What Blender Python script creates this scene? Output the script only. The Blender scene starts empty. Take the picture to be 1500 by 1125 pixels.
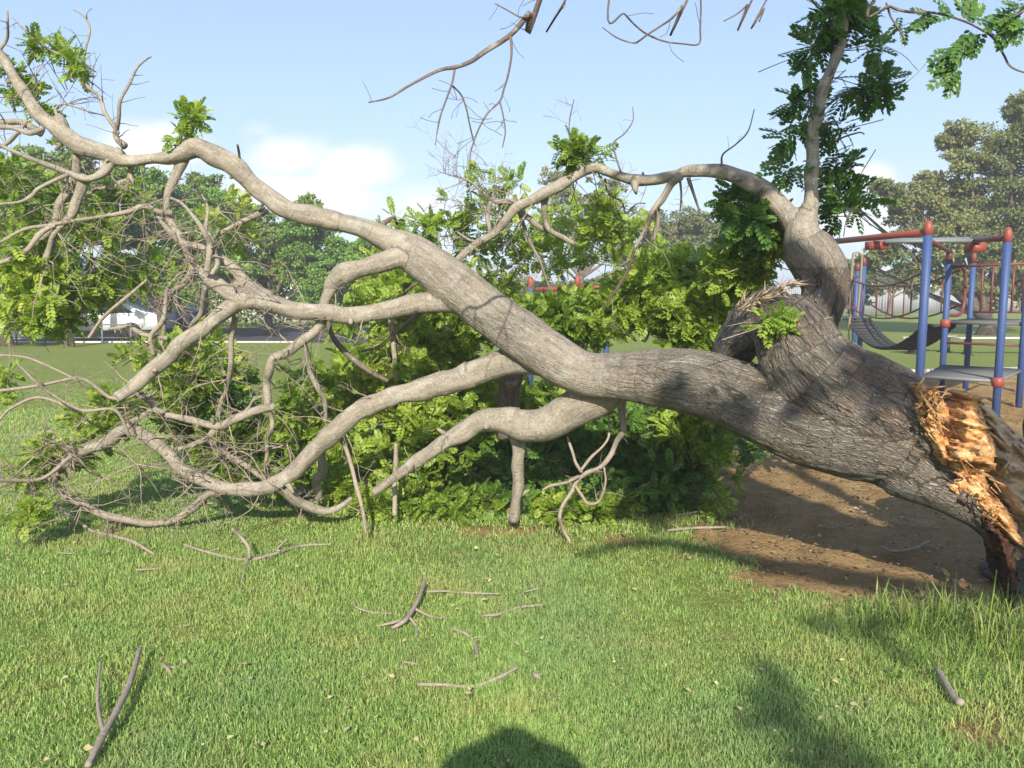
import bpy, math, random
import numpy as np
from mathutils import Vector, Matrix, noise as mnoise
C = bpy.context.scene
COL = C.collection
R = math.radians
rng = np.random.default_rng(7)
random.seed(7)

# ------------------------------------------------------------------ camera
CAMZ = 1.6; F = 1170.0; PITCH = R(6.46)
cam_d = bpy.data.cameras.new('camera'); cam = bpy.data.objects.new('camera', cam_d); COL.objects.link(cam)
cam.location = (0, 0, CAMZ); cam.rotation_euler = (math.pi/2 - PITCH, 0, 0)
cam_d.sensor_width = 36; cam_d.lens = F/1500*36; cam_d.clip_start = .02; cam_d.clip_end = 3000
C.camera = cam
# ------------------------------------------------------------------ light
SUN_EL = 30.0; SUN_AZ = 0.0       # sun stands behind the camera
sd = bpy.data.lights.new('sun', 'SUN'); so = bpy.data.objects.new('sun', sd); COL.objects.link(so)
sd.energy = 4.4; sd.angle = R(.55); sd.color = (1.0, .93, .80)
so.rotation_euler = (R(90-SUN_EL), 0, R(SUN_AZ))   # light travels towards +Y and down
C.view_settings.view_transform = 'Standard'; C.view_settings.look = 'None'
C.view_settings.exposure = 1.0; C.view_settings.gamma = 1
C.render.resolution_x = 1024; C.render.resolution_y = 768

def ray(px, py):
    x = (px-750)/F; y = (562.5-py)/F
    return (x, math.cos(PITCH)+y*math.sin(PITCH), -math.sin(PITCH)+y*math.cos(PITCH))
def P(px, py, d):
    r = ray(px, py); t = d/r[1]
    return Vector((r[0]*t, d, CAMZ+r[2]*t))
def G(px, py, z=0.0):
    r = ray(px, py); t = (z-CAMZ)/r[2]
    return Vector((r[0]*t, r[1]*t, z))
def wr(px, py, d, w):
    return w*.5*(d/ray(px, py)[1])/F

# ------------------------------------------------------------------ world: physical sky with low cumulus
W = bpy.data.worlds.new("World"); C.world = W; W.use_nodes = True
nt = W.node_tree; N = nt.nodes; L = nt.links; N.clear()
def _m(nt, op, a, b=None, c=None, clamp=False):
    n = nt.nodes.new('ShaderNodeMath'); n.operation = op; n.use_clamp = clamp
    for i, v in enumerate((a, b, c)):
        if v is None: continue
        if isinstance(v, (int, float)): n.inputs[i].default_value = v
        else: nt.links.new(v, n.inputs[i])
    return n.outputs[0]
sky = N.new('ShaderNodeTexSky'); sky.sky_type = 'NISHITA'; sky.sun_disc = False
sky.sun_elevation = R(SUN_EL); sky.sun_rotation = R(180+SUN_AZ)
sky.air_density = 1.0; sky.dust_density = 1.3; sky.ozone_density = 1.5
tc = N.new('ShaderNodeTexCoord'); sp = N.new('ShaderNodeSeparateXYZ'); L.new(tc.outputs['Generated'], sp.inputs[0])
yy = _m(nt, 'MAXIMUM', sp.outputs[1], .05)
U = _m(nt, 'DIVIDE', sp.outputs[0], yy); V = _m(nt, 'DIVIDE', sp.outputs[2], yy)
cb = N.new('ShaderNodeCombineXYZ'); L.new(U, cb.inputs[0]); L.new(_m(nt, 'MULTIPLY', V, 1.7), cb.inputs[1])
nz = N.new('ShaderNodeTexNoise'); nz.inputs['Scale'].default_value = 7; nz.inputs['Detail'].default_value = 9; nz.inputs['Roughness'].default_value = .58
L.new(cb.outputs[0], nz.inputs['Vector'])
acc = None
for px, py, rx, ry, s in [(215,215,95,45,1.0),(140,250,90,40,.8),(430,225,75,38,.95),(520,250,80,42,1.05),(470,290,170,42,1.0),(600,300,120,50,.85),
                          (620,360,200,45,.7),(380,190,50,22,.62),(1270,262,52,30,1.05),(1255,320,100,45,.9),(760,300,70,40,.7),(1100,300,90,45,.6),(300,300,220,45,.6),(1330,400,300,60,.5)]:
    r = ray(px, py); u0 = r[0]/r[1]; v0 = r[2]/r[1]
    a = _m(nt, 'DIVIDE', _m(nt, 'SUBTRACT', U, u0), rx/F); b = _m(nt, 'DIVIDE', _m(nt, 'SUBTRACT', V, v0), ry/F)
    q = _m(nt, 'ADD', _m(nt, 'MULTIPLY', a, a), _m(nt, 'MULTIPLY', b, b))
    g = _m(nt, 'MULTIPLY', _m(nt, 'EXPONENT', _m(nt, 'MULTIPLY', q, -.75)), s)
    acc = g if acc is None else _m(nt, 'MAXIMUM', acc, g)
cov = _m(nt, 'ADD', acc, _m(nt, 'MULTIPLY', _m(nt, 'SUBTRACT', nz.outputs[0], .5), 1.1))
mr = N.new('ShaderNodeMapRange'); mr.interpolation_type = 'SMOOTHSTEP'
mr.inputs['From Min'].default_value = .40; mr.inputs['From Max'].default_value = .88; L.new(cov, mr.inputs['Value'])
cr = N.new('ShaderNodeValToRGB'); cr.color_ramp.elements[0].color = (4.6,5.0,5.8,1); cr.color_ramp.elements[1].color = (6.6,6.7,6.8,1)
cr.color_ramp.elements[0].position = .35; cr.color_ramp.elements[1].position = .9
L.new(cov, cr.inputs[0])
mx = N.new('ShaderNodeMix'); mx.data_type = 'RGBA'; L.new(_m(nt, 'MULTIPLY', mr.outputs[0], .9), mx.inputs[0]); vl = N.new('ShaderNodeMix'); vl.data_type = 'RGBA'; vl.inputs[0].default_value = .42; L.new(sky.outputs[0], vl.inputs[6]); vl.inputs[7].default_value = (2.5,3.8,6.6,1)
L.new(vl.outputs[2], mx.inputs[6]); L.new(cr.outputs[0], mx.inputs[7])
bg = N.new('ShaderNodeBackground'); bg.inputs[1].default_value = .098; L.new(mx.outputs[2], bg.inputs[0])
ow = N.new('ShaderNodeOutputWorld'); L.new(bg.outputs[0], ow.inputs[0])

# ------------------------------------------------------------------ materials
class Mat:
    def __init__(s, name):
        s.m = bpy.data.materials.new(name); s.m.use_nodes = True; s.t = s.m.node_tree
        s.b = s.t.nodes['Principled BSDF']; s.out = s.t.nodes['Material Output']
    def n(s, kind, **k):
        n = s.t.nodes.new(kind)
        for a, v in k.items():
            if a.startswith('i_'): n.inputs[a[2:].replace('_', ' ')].default_value = v
            else: setattr(n, a, v)
        return n
    def l(s, a, b): s.t.links.new(a, b)
    def math(s, *a, **k): return _m(s.t, *a, **k)
    def noise(s, vec, scale, detail=5, rough=.55):
        n = s.n('ShaderNodeTexNoise'); n.inputs['Scale'].default_value = scale; n.inputs['Detail'].default_value = detail; n.inputs['Roughness'].default_value = rough
        if vec is not None: s.l(vec, n.inputs['Vector'])
        return n.outputs[0]
    def ramp(s, fac, stops):
        n = s.n('ShaderNodeValToRGB'); e = n.color_ramp.elements
        while len(e) < len(stops): e.new(.5)
        for i, (p, c) in enumerate(stops):
            e[i].position = p; e[i].color = (*c, 1) if len(c) == 3 else c
        s.l(fac, n.inputs[0]); return n.outputs[0]
    def mix(s, f, a, b, mode='MIX'):
        n = s.n('ShaderNodeMix'); n.data_type = 'RGBA'; n.blend_type = mode
        for i, v in ((0, f), (6, a), (7, b)):
            if isinstance(v, (int, float)): n.inputs[i].default_value = v
            elif isinstance(v, tuple): n.inputs[i].default_value = (*v, 1)
            else: s.l(v, n.inputs[i])
        return n.outputs[2]
    def map(s, vec, scale):
        n = s.n('ShaderNodeMapping'); n.inputs['Scale'].default_value = scale; s.l(vec, n.inputs[0]); return n.outputs[0]
    def obj(s): return s.n('ShaderNodeTexCoord').outputs['Object']
    def pos(s): return s.n('ShaderNodeNewGeometry').outputs['Position']
    def attr(s, name): return s.n('ShaderNodeAttribute', attribute_name=name)
    def bump(s, h, dist, strength=1.0):
        n = s.n('ShaderNodeBump'); n.inputs['Distance'].default_value = dist; n.inputs['Strength'].default_value = strength
        s.l(h, n.inputs['Height']); s.l(n.outputs[0], s.b.inputs['Normal'])
    def col(s, c):
        if isinstance(c, tuple): s.b.inputs['Base Color'].default_value = (*c, 1)
        else: s.l(c, s.b.inputs['Base Color'])
    def set(s, rough=.8, spec=.3, metal=0.0):
        s.b.inputs['Roughness'].default_value = rough; s.b.inputs['Specular IOR Level'].default_value = spec; s.b.inputs['Metallic'].default_value = metal

def bark_mat(name, pale, dark, rough_pale, rough_dark, lo=.10, hi=.21):
    M = Mat(name); v = M.attr('bark').outputs['Vector']; rad = M.attr('brad').outputs['Fac']
    f = M.math('SMOOTHSTEP' if False else 'DIVIDE', M.math('SUBTRACT', rad, lo), hi-lo, clamp=True)
    f = M.math('ADD', f, M.math('MULTIPLY', M.math('SUBTRACT', M.noise(v, 5, 3), .5), .5), clamp=True)
    st = M.map(v, (1, 1, .22))
    n1 = M.noise(st, 26, 6, .65); n2 = M.noise(v, 6, 4, .6); n3 = M.noise(M.map(v, (1, 1, 1)), 95, 3, .6)
    warp = M.n('ShaderNodeMix', data_type='RGBA'); warp.blend_type = 'ADD'
    wn = M.n('ShaderNodeTexNoise'); wn.inputs['Scale'].default_value = 14; wn.inputs['Detail'].default_value = 3; M.l(st, wn.inputs['Vector'])
    warp.inputs[0].default_value = .12; M.l(st, warp.inputs[6]); M.l(wn.outputs['Color'], warp.inputs[7])
    vo = M.n('ShaderNodeTexVoronoi', feature='DISTANCE_TO_EDGE'); vo.inputs['Scale'].default_value = 52; M.l(warp.outputs[2], vo.inputs['Vector'])
    vo2 = M.n('ShaderNodeTexVoronoi', feature='DISTANCE_TO_EDGE'); vo2.inputs['Scale'].default_value = 120; M.l(warp.outputs[2], vo2.inputs['Vector'])
    fis = M.math('MULTIPLY', M.math('DIVIDE', vo.outputs[0], .22, clamp=True), M.math('ADD', M.math('MULTIPLY', M.math('DIVIDE', vo2.outputs[0], .2, clamp=True), .6), .4))
    smooth = M.mix(n2, dark, pale)
    smooth = M.mix(M.math('MULTIPLY', M.ramp_f(n1, .40, .62), .55), smooth, tuple(c*.62 for c in dark))
    smooth = M.mix(M.math('MULTIPLY', M.ramp_f(n3, .56, .66), .5), smooth, tuple(min(1, c*1.35) for c in pale))
    rgh = M.mix(n1, rough_dark, rough_pale)
    rgh = M.mix(M.ramp_f(n3, .58, .75), rgh, tuple(min(1, c*1.5) for c in rough_pale))
    rgh = M.mix(M.math('MULTIPLY', M.ramp_f(M.noise(v, 3.2, 5, .65), .5, .64), .7), rgh, (.25, .155, .095))
    rgh = M.mix(M.math('MULTIPLY', M.math('SUBTRACT', 1, fis), .7), rgh, tuple(c*.4 for c in rough_dark))
    vo3 = M.n('ShaderNodeTexVoronoi', feature='DISTANCE_TO_EDGE'); vo3.inputs['Scale'].default_value = 11; M.l(warp.outputs[2], vo3.inputs['Vector'])
    crk = M.math('MULTIPLY', M.math('SUBTRACT', 1, M.ramp_f(vo3.outputs[0], .0, .07)), M.ramp_f(M.noise(v, 3.5, 3), .40, .55))
    rgh = M.mix(M.math('MULTIPLY', crk, .85), rgh, tuple(c*.2 for c in rough_dark))
    rgh = M.mix(M.math('MULTIPLY', M.ramp_f(M.noise(v, 4.5, 5, .7), .53, .7), .55), rgh, (.34,.33,.30))
    wv = M.n('ShaderNodeTexNoise'); wv.inputs['Scale'].default_value = 1; wv.inputs['Detail'].default_value = 4; M.l(M.map(v, (16, 16, 55)), wv.inputs['Vector'])
    ring = M.ramp_f(wv.outputs[0], .56, .68)
    smooth = M.mix(M.math('MULTIPLY', M.math('MULTIPLY', ring, M.ramp_f(M.noise(v, 9, 3), .48, .6)), .35), smooth, tuple(c*.5 for c in dark))
    smooth = M.mix(M.math('MULTIPLY', M.ramp_f(M.noise(v, 11, 4, .7), .52, .66), .45), smooth, (.40,.39,.35))
    M.col(M.mix(f, smooth, rgh)); M.set(.85, .25)
    h = M.math('ADD', M.math('MULTIPLY', M.math('MULTIPLY', fis, f), 1.0), M.math('ADD', M.math('MULTIPLY', n1, .45), M.math('ADD', M.math('MULTIPLY', n3, .12), M.math('MULTIPLY', M.math('ADD', M.math('MULTIPLY', ring, .3), M.math('MULTIPLY', crk, f)), -.5))))
    M.bump(h, .016, 1.0)
    return M.m
def _rf(s, v, a, b):
    n = s.n('ShaderNodeMapRange'); n.interpolation_type = 'SMOOTHSTEP'; n.inputs['From Min'].default_value = a; n.inputs['From Max'].default_value = b
    s.l(v, n.inputs['Value']); return n.outputs[0]
Mat.ramp_f = _rf

def leaf_mat(name, stops, tr=.35, gloss=.45, nscale=1.4):
    M = Mat(name); g = M.n('ShaderNodeNewGeometry')
    f = M.math('ADD', M.math('MULTIPLY', g.outputs['Random Per Island'], .55), M.math('MULTIPLY', M.ramp_f(M.noise(g.outputs['Position'], nscale, 3), .25, .75), .45))
    c = M.ramp(f, stops)
    M.col(c); M.set(gloss, .35)
    t = M.n('ShaderNodeBsdfTranslucent'); M.l(M.mix(1.0, c, (1.3, 1.35, .55), 'MULTIPLY'), t.inputs[0])
    ms = M.n('ShaderNodeMixShader'); ms.inputs[0].default_value = tr; M.l(M.b.outputs[0], ms.inputs[1]); M.l(t.outputs[0], ms.inputs[2]); M.l(ms.outputs[0], M.out.inputs[0])
    return M.m

M_bark = bark_mat('grey_bark', (.37,.325,.255), (.20,.172,.132), (.37,.325,.27), (.19,.158,.125), .115, .20)
M_barkpale = bark_mat('dead_twig_bark', (.36,.30,.24), (.22,.175,.135), (.3,.26,.2), (.16,.13,.1), .3, .5)
M_barkdark = bark_mat('dark_twig_bark', (.20,.155,.13), (.11,.085,.075), (.2,.16,.13), (.1,.08,.06), .3, .5)
M_barkbg = bark_mat('park_tree_bark', (.16,.125,.095), (.085,.065,.05), (.15,.12,.09), (.07,.055,.042), .1, .3)
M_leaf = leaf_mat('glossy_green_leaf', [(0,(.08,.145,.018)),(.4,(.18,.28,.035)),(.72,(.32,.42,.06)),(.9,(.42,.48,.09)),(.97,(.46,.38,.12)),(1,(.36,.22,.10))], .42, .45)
M_leafb = leaf_mat('young_yellow_green_leaf', [(0,(.12,.22,.025)),(.5,(.26,.36,.05)),(.85,(.42,.48,.10)),(1,(.55,.50,.16))], .4, .45)
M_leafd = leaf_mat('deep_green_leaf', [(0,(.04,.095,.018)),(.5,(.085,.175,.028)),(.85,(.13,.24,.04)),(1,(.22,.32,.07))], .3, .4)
M_bgleaf = leaf_mat('park_tree_leaf', [(0,(.07,.125,.025)),(.5,(.15,.225,.045)),(.85,(.26,.34,.07)),(1,(.40,.42,.13))], .3, .55, .5)
M_bgolive = leaf_mat('olive_tree_leaf', [(0,(.09,.115,.045)),(.5,(.17,.20,.075)),(.82,(.27,.28,.11)),(1,(.34,.22,.10))], .3, .6, .4)
M_bggreen = leaf_mat('bright_tree_leaf', [(0,(.07,.15,.025)),(.5,(.15,.27,.045)),(.85,(.25,.40,.08)),(1,(.36,.48,.13))], .33, .5, .6)

def wood_mat(name, a, b, c, scale=1.0, dark=(.06,.03,.015)):
    M = Mat(name); o = M.pos()
    mp = M.n('ShaderNodeMapping'); mp.inputs['Rotation'].default_value = (0, R(38), 0); mp.inputs['Scale'].default_value = (5*scale, 14*scale, 22*scale); M.l(o, mp.inputs[0])
    n1 = M.noise(mp.outputs[0], 1.6, 7, .65); n2 = M.noise(o, 7*scale, 5, .6); n3 = M.noise(mp.outputs[0], 6, 4, .7)
    c1 = M.ramp(n1, [(.25, dark), (.42, a), (.55, b), (.72, c)])
    c2 = M.mix(M.ramp_f(n2, .54, .68), c1, tuple(x*.45 for x in a))
    M.col(c2); M.set(.8, .25); M.bump(M.math('ADD', n1, M.math('MULTIPLY', n3, .5)), .03, .9)
    return M.m
M_wood = wood_mat('fresh_torn_wood', (.60,.27,.09), (.82,.49,.22), (.93,.77,.53))
M_woodold = wood_mat('weathered_inner_wood', (.40,.28,.17), (.56,.42,.28), (.68,.57,.42), .7, (.15,.09,.05))
M_wooddark = wood_mat('rotten_dark_wood', (.045,.022,.014), (.11,.05,.025), (.26,.11,.045), 1.0, (.012,.008,.006))

# ------------------------------------------------------------------ object helpers
def tag(o, label=None, cat=None, group=None, kind=None):
    if label: o['label'] = label
    if cat: o['category'] = cat
    if group: o['group'] = group
    if kind: o['kind'] = kind
    return o
def empty(name, loc, label, cat, group=None, rz=0):
    o = bpy.data.objects.new(name, None); COL.objects.link(o); o.location = loc; o.rotation_euler = (0, 0, rz); o.empty_display_size = .2
    return tag(o, label, cat, group)
def link(name, me, mat=None, parent=None):
    o = bpy.data.objects.new(name, me); COL.objects.link(o)
    if mat: me.materials.append(mat)
    if parent is not None:
        o.parent = parent
        q = parent; off = Vector((0, 0, 0))
        # parts are modelled in world space: undo the parents' offset
        bpy.context.view_layer.update() if False else None
        mw = Matrix.Identity(4); chain = []
        while q is not None: chain.append(q); q = q.parent
        for q in reversed(chain): mw = mw @ q.matrix_parent_inverse @ q.matrix_basis
        o.matrix_parent_inverse = mw.inverted()
    return o
class MB:
    """collects vertices and faces of one mesh"""
    def __init__(s): s.v = []; s.q = []; s.t = []; s.n = 0; s.a = []; s.r = []
    def add(s, v, quads=None, tris=None, bark=None, brad=None):
        v = np.asarray(v, np.float32).reshape(-1, 3)
        if quads is not None and len(quads): s.q.append(np.asarray(quads, np.int32)+s.n)
        if tris is not None and len(tris): s.t.append(np.asarray(tris, np.int32)+s.n)
        s.v.append(v); s.n += len(v)
        s.a.append(np.zeros((len(v), 3), np.float32) if bark is None else np.asarray(bark, np.float32))
        s.r.append(np.zeros(len(v), np.float32) if brad is None else np.asarray(brad, np.float32))
    def mesh(s, name, smooth=False, attrs=False):
        me = bpy.data.meshes.new(name); v = np.concatenate(s.v)
        q = np.concatenate(s.q) if s.q else np.zeros((0, 4), np.int32); t = np.concatenate(s.t) if s.t else np.zeros((0, 3), np.int32)
        me.vertices.add(len(v)); me.vertices.foreach_set('co', v.ravel())
        nl = len(q)*4+len(t)*3; me.loops.add(nl); me.loops.foreach_set('vertex_index', np.concatenate([q.ravel(), t.ravel()]))
        me.polygons.add(len(q)+len(t))
        me.polygons.foreach_set('loop_start', np.concatenate([np.arange(len(q))*4, len(q)*4+np.arange(len(t))*3]).astype(np.int32))
        me.update(calc_edges=True)
        if smooth: me.polygons.foreach_set('use_smooth', np.ones(len(me.polygons), bool))
        if attrs:
            A = me.attributes.new('bark', 'FLOAT_VECTOR', 'POINT'); A.data.foreach_set('vector', np.concatenate(s.a).ravel())
            B = me.attributes.new('brad', 'FLOAT', 'POINT'); B.data.foreach_set('value', np.concatenate(s.r))
        me.validate(); me.update()
        return me
    def build(s, name, mat, parent=None, smooth=False, attrs=False):
        return link(name, s.mesh(name, smooth, attrs), mat, parent)
    def box(s, c, size, rz=0, rx=0, ry=0, bev=0):
        h = np.array(size)*.5
        v = np.array([[x, y, z] for x in (-1, 1) for y in (-1, 1) for z in (-1, 1)], float)*h
        m = np.array(Matrix.Rotation(rz, 3, 'Z') @ Matrix.Rotation(ry, 3, 'Y') @ Matrix.Rotation(rx, 3, 'X'))
        v = v @ m.T + np.array(c)
        s.add(v, [[0,1,3,2],[4,6,7,5],[0,4,5,1],[2,3,7,6],[0,2,6,4],[1,5,7,3]])
    def prism(s, pts, y0, y1, axis='y', place=None):
        """closed outline (x,z) extruded between y0 and y1"""
        n = len(pts); v = [(x, y0, z) for x, z in pts]+[(x, y1, z) for x, z in pts]
        if place is not None: v = [tuple(place @ Vector(p)) for p in v]
        quads = [[i, (i+1) % n, n+(i+1) % n, n+i] for i in range(n)]
        cx = sum(p[0] for p in pts)/n; cz = sum(p[1] for p in pts)/n
        c0 = Vector((cx, y0, cz)); c1 = Vector((cx, y1, cz))
        if place is not None: c0 = place @ c0; c1 = place @ c1
        v += [tuple(c0), tuple(c1)]
        tris = [[(i+1) % n, i, 2*n] for i in range(n)]+[[n+i, n+(i+1) % n, 2*n+1] for i in range(n)]
        s.add(v, quads, tris)

def spline(pts, step=None, n=None):
    """pts: rows (x,y,z,r) -> smooth resampled"""
    p = np.asarray(pts, float)
    if len(p) == 2: p = np.array([p[0], (p[0]+p[1])/2, p[1]])
    e = np.vstack([2*p[0]-p[1], p, 2*p[-1]-p[-2]])
    out = []
    for i in range(1, len(e)-2):
        a, b, c, d = e[i-1], e[i], e[i+1], e[i+2]
        ln = np.linalg.norm((c-b)[:3]); st = step if step else max(.012, .45*min(b[3], c[3])+.006)
        k = max(2, int(ln/st)) if n is None else n
        t = np.linspace(0, 1, k, endpoint=False)[:, None]
        q = .5*((2*b)+(-a+c)*t+(2*a-5*b+4*c-d)*t**2+(-a+3*b-3*c+d)*t**3)
        q[:, 3] = (b[3]+(c[3]-b[3])*(t[:, 0]**2*(3-2*t[:, 0])))
        out.append(q)
    out.append(e[-2][None]); return np.concatenate(out)
def frames(c):
    t = np.gradient(c, axis=0); t /= np.linalg.norm(t, axis=1)[:, None]+1e-9
    u = np.zeros_like(t); a = np.array([0, 0, 1.]) if abs(t[0][2]) < .9 else np.array([1., 0, 0])
    x = a-t[0]*a.dot(t[0]); u[0] = x/np.linalg.norm(x)
    for i in range(1, len(t)):
        x = u[i-1]-t[i]*u[i-1].dot(t[i]); u[i] = x/(np.linalg.norm(x)+1e-9)
    return t, u, np.cross(t, u)
def tube(mb, p, sides=None, rough=.0, s0=0.0, round_end=True, seed=0):
    """p rows (x,y,z,r) ready-sampled"""
    c = p[:, :3]; r = p[:, 3]; rm = r.max()
    if sides is None: sides = 5 if rm < .008 else 7 if rm < .02 else 12 if rm < .06 else 28
    t, u, w = frames(c); n = len(c)
    s = np.concatenate([[0], np.cumsum(np.linalg.norm(np.diff(c, axis=0), axis=1))])+s0
    th = np.linspace(0, 2*np.pi, sides, endpoint=False)
    rr = np.repeat(r[:, None], sides, 1)
    if rough > 0:
        ph = seed*1.7
        for k, (fa, fs, am) in enumerate([(1, 6, .5), (2, 9, .6), (3, 14, .35), (2, 31, .3), (5, 24, .25)]):
            rr = rr*(1+rough*am*np.sin(fa*th[None]+fs*s[:, None]/(1+8*rm)+ph+k*2.1)*np.cos(fs*.37*s[:, None]+k+ph))
    ring = np.cos(th)[None, :, None]*u[:, None]+np.sin(th)[None, :, None]*w[:, None]
    v = c[:, None]+ring*rr[..., None]
    bk = np.stack([np.cos(th)[None]*r[:, None], np.sin(th)[None]*r[:, None], np.repeat(s[:, None], sides, 1)], -1)
    v = v.reshape(-1, 3); bk = bk.reshape(-1, 3)
    i = np.arange(n-1)[:, None]*sides; j = np.arange(sides)[None]; j2 = (j+1) % sides
    q = np.stack([i+j, i+j2, i+sides+j2, i+sides+j], -1).reshape(-1, 4)
    caps = np.array([c[0]-t[0]*r[0]*.3, c[-1]+t[-1]*r[-1]*(.6 if round_end else .1)])
    a = n*sides; jj = np.arange(sides); tr = np.concatenate([np.stack([(jj+1) % sides, jj, np.full(sides, a)], 1), np.stack([(n-1)*sides+jj, (n-1)*sides+(jj+1) % sides, np.full(sides, a+1)], 1)])
    mb.add(np.concatenate([v, caps]), q, tr, np.concatenate([bk, [[0, 0, s[0]], [0, 0, s[-1]]]]), np.concatenate([np.repeat(r, sides), [r[0], r[-1]]]))
def px_path(d0, d1, pts, wig=0.0):
    """trace (px,py,width_px[,depth]) -> rows (x,y,z,r)"""
    ln = [0]
    for a, b in zip(pts, pts[1:]): ln.append(ln[-1]+math.hypot(a[0]-b[0], a[1]-b[1]))
    out = []
    for k, q in enumerate(pts):
        d = q[3] if len(q) > 3 else d0+(d1-d0)*ln[k]/ln[-1]
        if wig and 0 < k < len(pts)-1: d += random.uniform(-wig, wig)
        v = P(q[0], q[1], d); out.append((v.x, v.y, v.z, wr(q[0], q[1], d, q[2])))
    return np.array(out)

def unit(v): return v/(np.linalg.norm(v)+1e-9)
def grow(mb, start, dirv, length, r, depth, tips, droop=-.15, crook=.35, kids=2, floor=.02, tw=None):
    """one crooked twig with side twigs"""
    n = max(3, int(length/.06)); pts = [np.r_[start, r]]; d = unit(np.array(dirv, float)); p = np.array(start, float)
    for i in range(n):
        d = unit(d+np.array([rng.normal(), rng.normal(), rng.normal()])*crook*.4+np.array([0, 0, droop*.3])*(1))
        p = p+d*length/n
        if p[2] < floor: p[2] = floor; d[2] = abs(d[2])*.3
        pts.append(np.r_[p, max(.0012, r*(1-.75*(i+1)/n))])
    pts = np.array(pts); tube(mb, pts, sides=4 if r < .004 else 5)
    tips.append((pts[-1, :3].copy(), d.copy()))
    if depth > 0:
        for k in range(kids):
            i = rng.integers(1, len(pts)-1); dd = unit(unit(pts[i, :3]-pts[i-1, :3])*.7+rng.normal(size=3)*.75)
            grow(mb, pts[i, :3], dd, length*rng.uniform(.35, .65), pts[i, 3]*.75, depth-1, tips, droop, crook, kids, floor)
def spawn(path, n, lo, hi, rmul=.24, rmax=.0048, depth=1, kids=2, start=.1, droop=-.1, bias=(0, 0, 0), floor=.02, rmin=.003, crook=.4):
    mb = MB(); tips = []
    for _ in range(n):
        f = start+(1-start)*rng.random(); i = min(len(path)-2, int(f*(len(path)-1)))
        t = unit(path[i+1, :3]-path[i, :3]); x = unit(np.cross(t, rng.normal(size=3))); dd = unit(x+t*.35+np.array(bias))
        r = max(rmin, min(rmax, path[i, 3]*rmul))
        grow(mb, path[i, :3]+x*path[i, 3]*.5, dd, rng.uniform(lo, hi), r, depth, tips, droop, crook, kids, floor)
    return mb, tips

# leaf templates -----------------------------------------------------
def pinnate(pairs=5, L=.22, ll=.068, lw=.038, droop=.25, six=True):
    V = []; Q = []
    for k in range(pairs*2+1):
        if k == pairs*2: f = 1.0; side = 0
        else: f = (k//2+1)/pairs*.97; side = 1 if k % 2 else -1
        x = L*f; z = -droop*L*f*f
        a = math.radians(62-22*f)*side if side else 0
        lx, ly = math.cos(a), math.sin(a); sc = (.75+.5*math.sin(math.pi*min(1, f*.85)))
        l = ll*sc; w = lw*sc*.5; nx, ny = -ly, lx; b = len(V)
        def pt(u, s, h): return (x+lx*l*u+nx*w*s, ly*l*u+ny*w*s, z+h-.12*l*u*u)
        V += [pt(.03, 0, 0), pt(.3, .9, .12*w), pt(.72, .85, .10*w), pt(1, 0, -.1*w), pt(.72, -.85, .10*w), pt(.3, -.9, .12*w)]
        Q += [[b, b+1, b+2, b+3], [b, b+3, b+4, b+5]]
    # rachis
    b = len(V); w = .0012
    V += [(0, -w, 0), (0, w, 0), (L*.5, w, -droop*L*.25), (L*.5, -w, -droop*L*.25), (L, w*.6, -droop*L), (L, -w*.6, -droop*L)]
    Q += [[b, b+1, b+2, b+3], [b+3, b+2, b+4, b+5]]
    return np.array(V), np.array(Q)
def scatter(mb, tv, tq, pos, xdir, up, scale):
    """copies of the template with x along xdir"""
    xdir = xdir/np.linalg.norm(xdir, axis=1)[:, None]
    y = np.cross(up, xdir); y /= np.linalg.norm(y, axis=1)[:, None]+1e-9; z = np.cross(xdir, y)
    M = np.stack([xdir, y, z], 1)*scale[:, None, None]
    v = np.einsum('vi,nij->nvj', tv, M)+pos[:, None]
    q = tq[None]+(np.arange(len(pos))*len(tv))[:, None, None]
    mb.add(v.reshape(-1, 3), q.reshape(-1, tq.shape[1]))
TV, TQ = pinnate()
def rosettes(mb, centers, dirs, size=1.0, leaves=7, spread=.9, tmpl=None):
    n = len(centers); k = leaves
    c = np.repeat(centers, k, 0); d = np.repeat(dirs, k, 0)
    x = d*rng.uniform(.1, .9, (n*k, 1))+rng.normal(size=(n*k, 3))*spread*.62
    x[:, 2] += rng.uniform(-.55, .35, n*k)
    up = np.tile([0, 0, 1.], (n*k, 1))+rng.normal(size=(n*k, 3))*.55+np.array([0, -.5, 0])
    tv, tq = tmpl or (TV, TQ)
    scatter(mb, tv, tq, c+rng.normal(size=(n*k, 3))*.012, x, up, size*rng.uniform(.65, 1.15, n*k))
FOL = []
def clump(px, py, d, rx, ry, rd, n, mat, parent, name='foliage', size=1.0, leaves=7, hollow=.35, up=.5, twig=True, label=None, stems=None):
    c = P(px, py, d); X = rx*d/F; Z = ry*d/F
    g = rng.normal(size=(n, 3)); g /= np.linalg.norm(g, axis=1)[:, None]; rr = (hollow+(1-hollow)*rng.random(n))[:, None]
    off = g*rr*np.array([X, rd, Z]); pos = np.array(c)+off
    pos[:, 2] = np.maximum(pos[:, 2], .04+.1*rng.random(n))
    dirs = g*np.array([1, 1, .6])+np.array([0, -.2, up]); dirs /= np.linalg.norm(dirs, axis=1)[:, None]
    mb = MB(); rosettes(mb, pos, dirs, size, leaves)
    o = mb.build(name, mat, parent)
    if label: o['label'] = label
    if twig:
        t = MB()
        for p_, d_ in zip(pos[::2], dirs[::2]):
            a = p_-d_*rng.uniform(.15, .4)+rng.normal(size=3)*.06; a[2] = max(a[2], .02)
            m = (a+p_)/2+rng.normal(size=3)*.025
            tube(t, spline([np.r_[a, .0032], np.r_[m, .0026], np.r_[p_, .0018]], n=3), sides=4)
        ob = t.build('twigs', M_bark, o, attrs=True)
    return o

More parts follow.
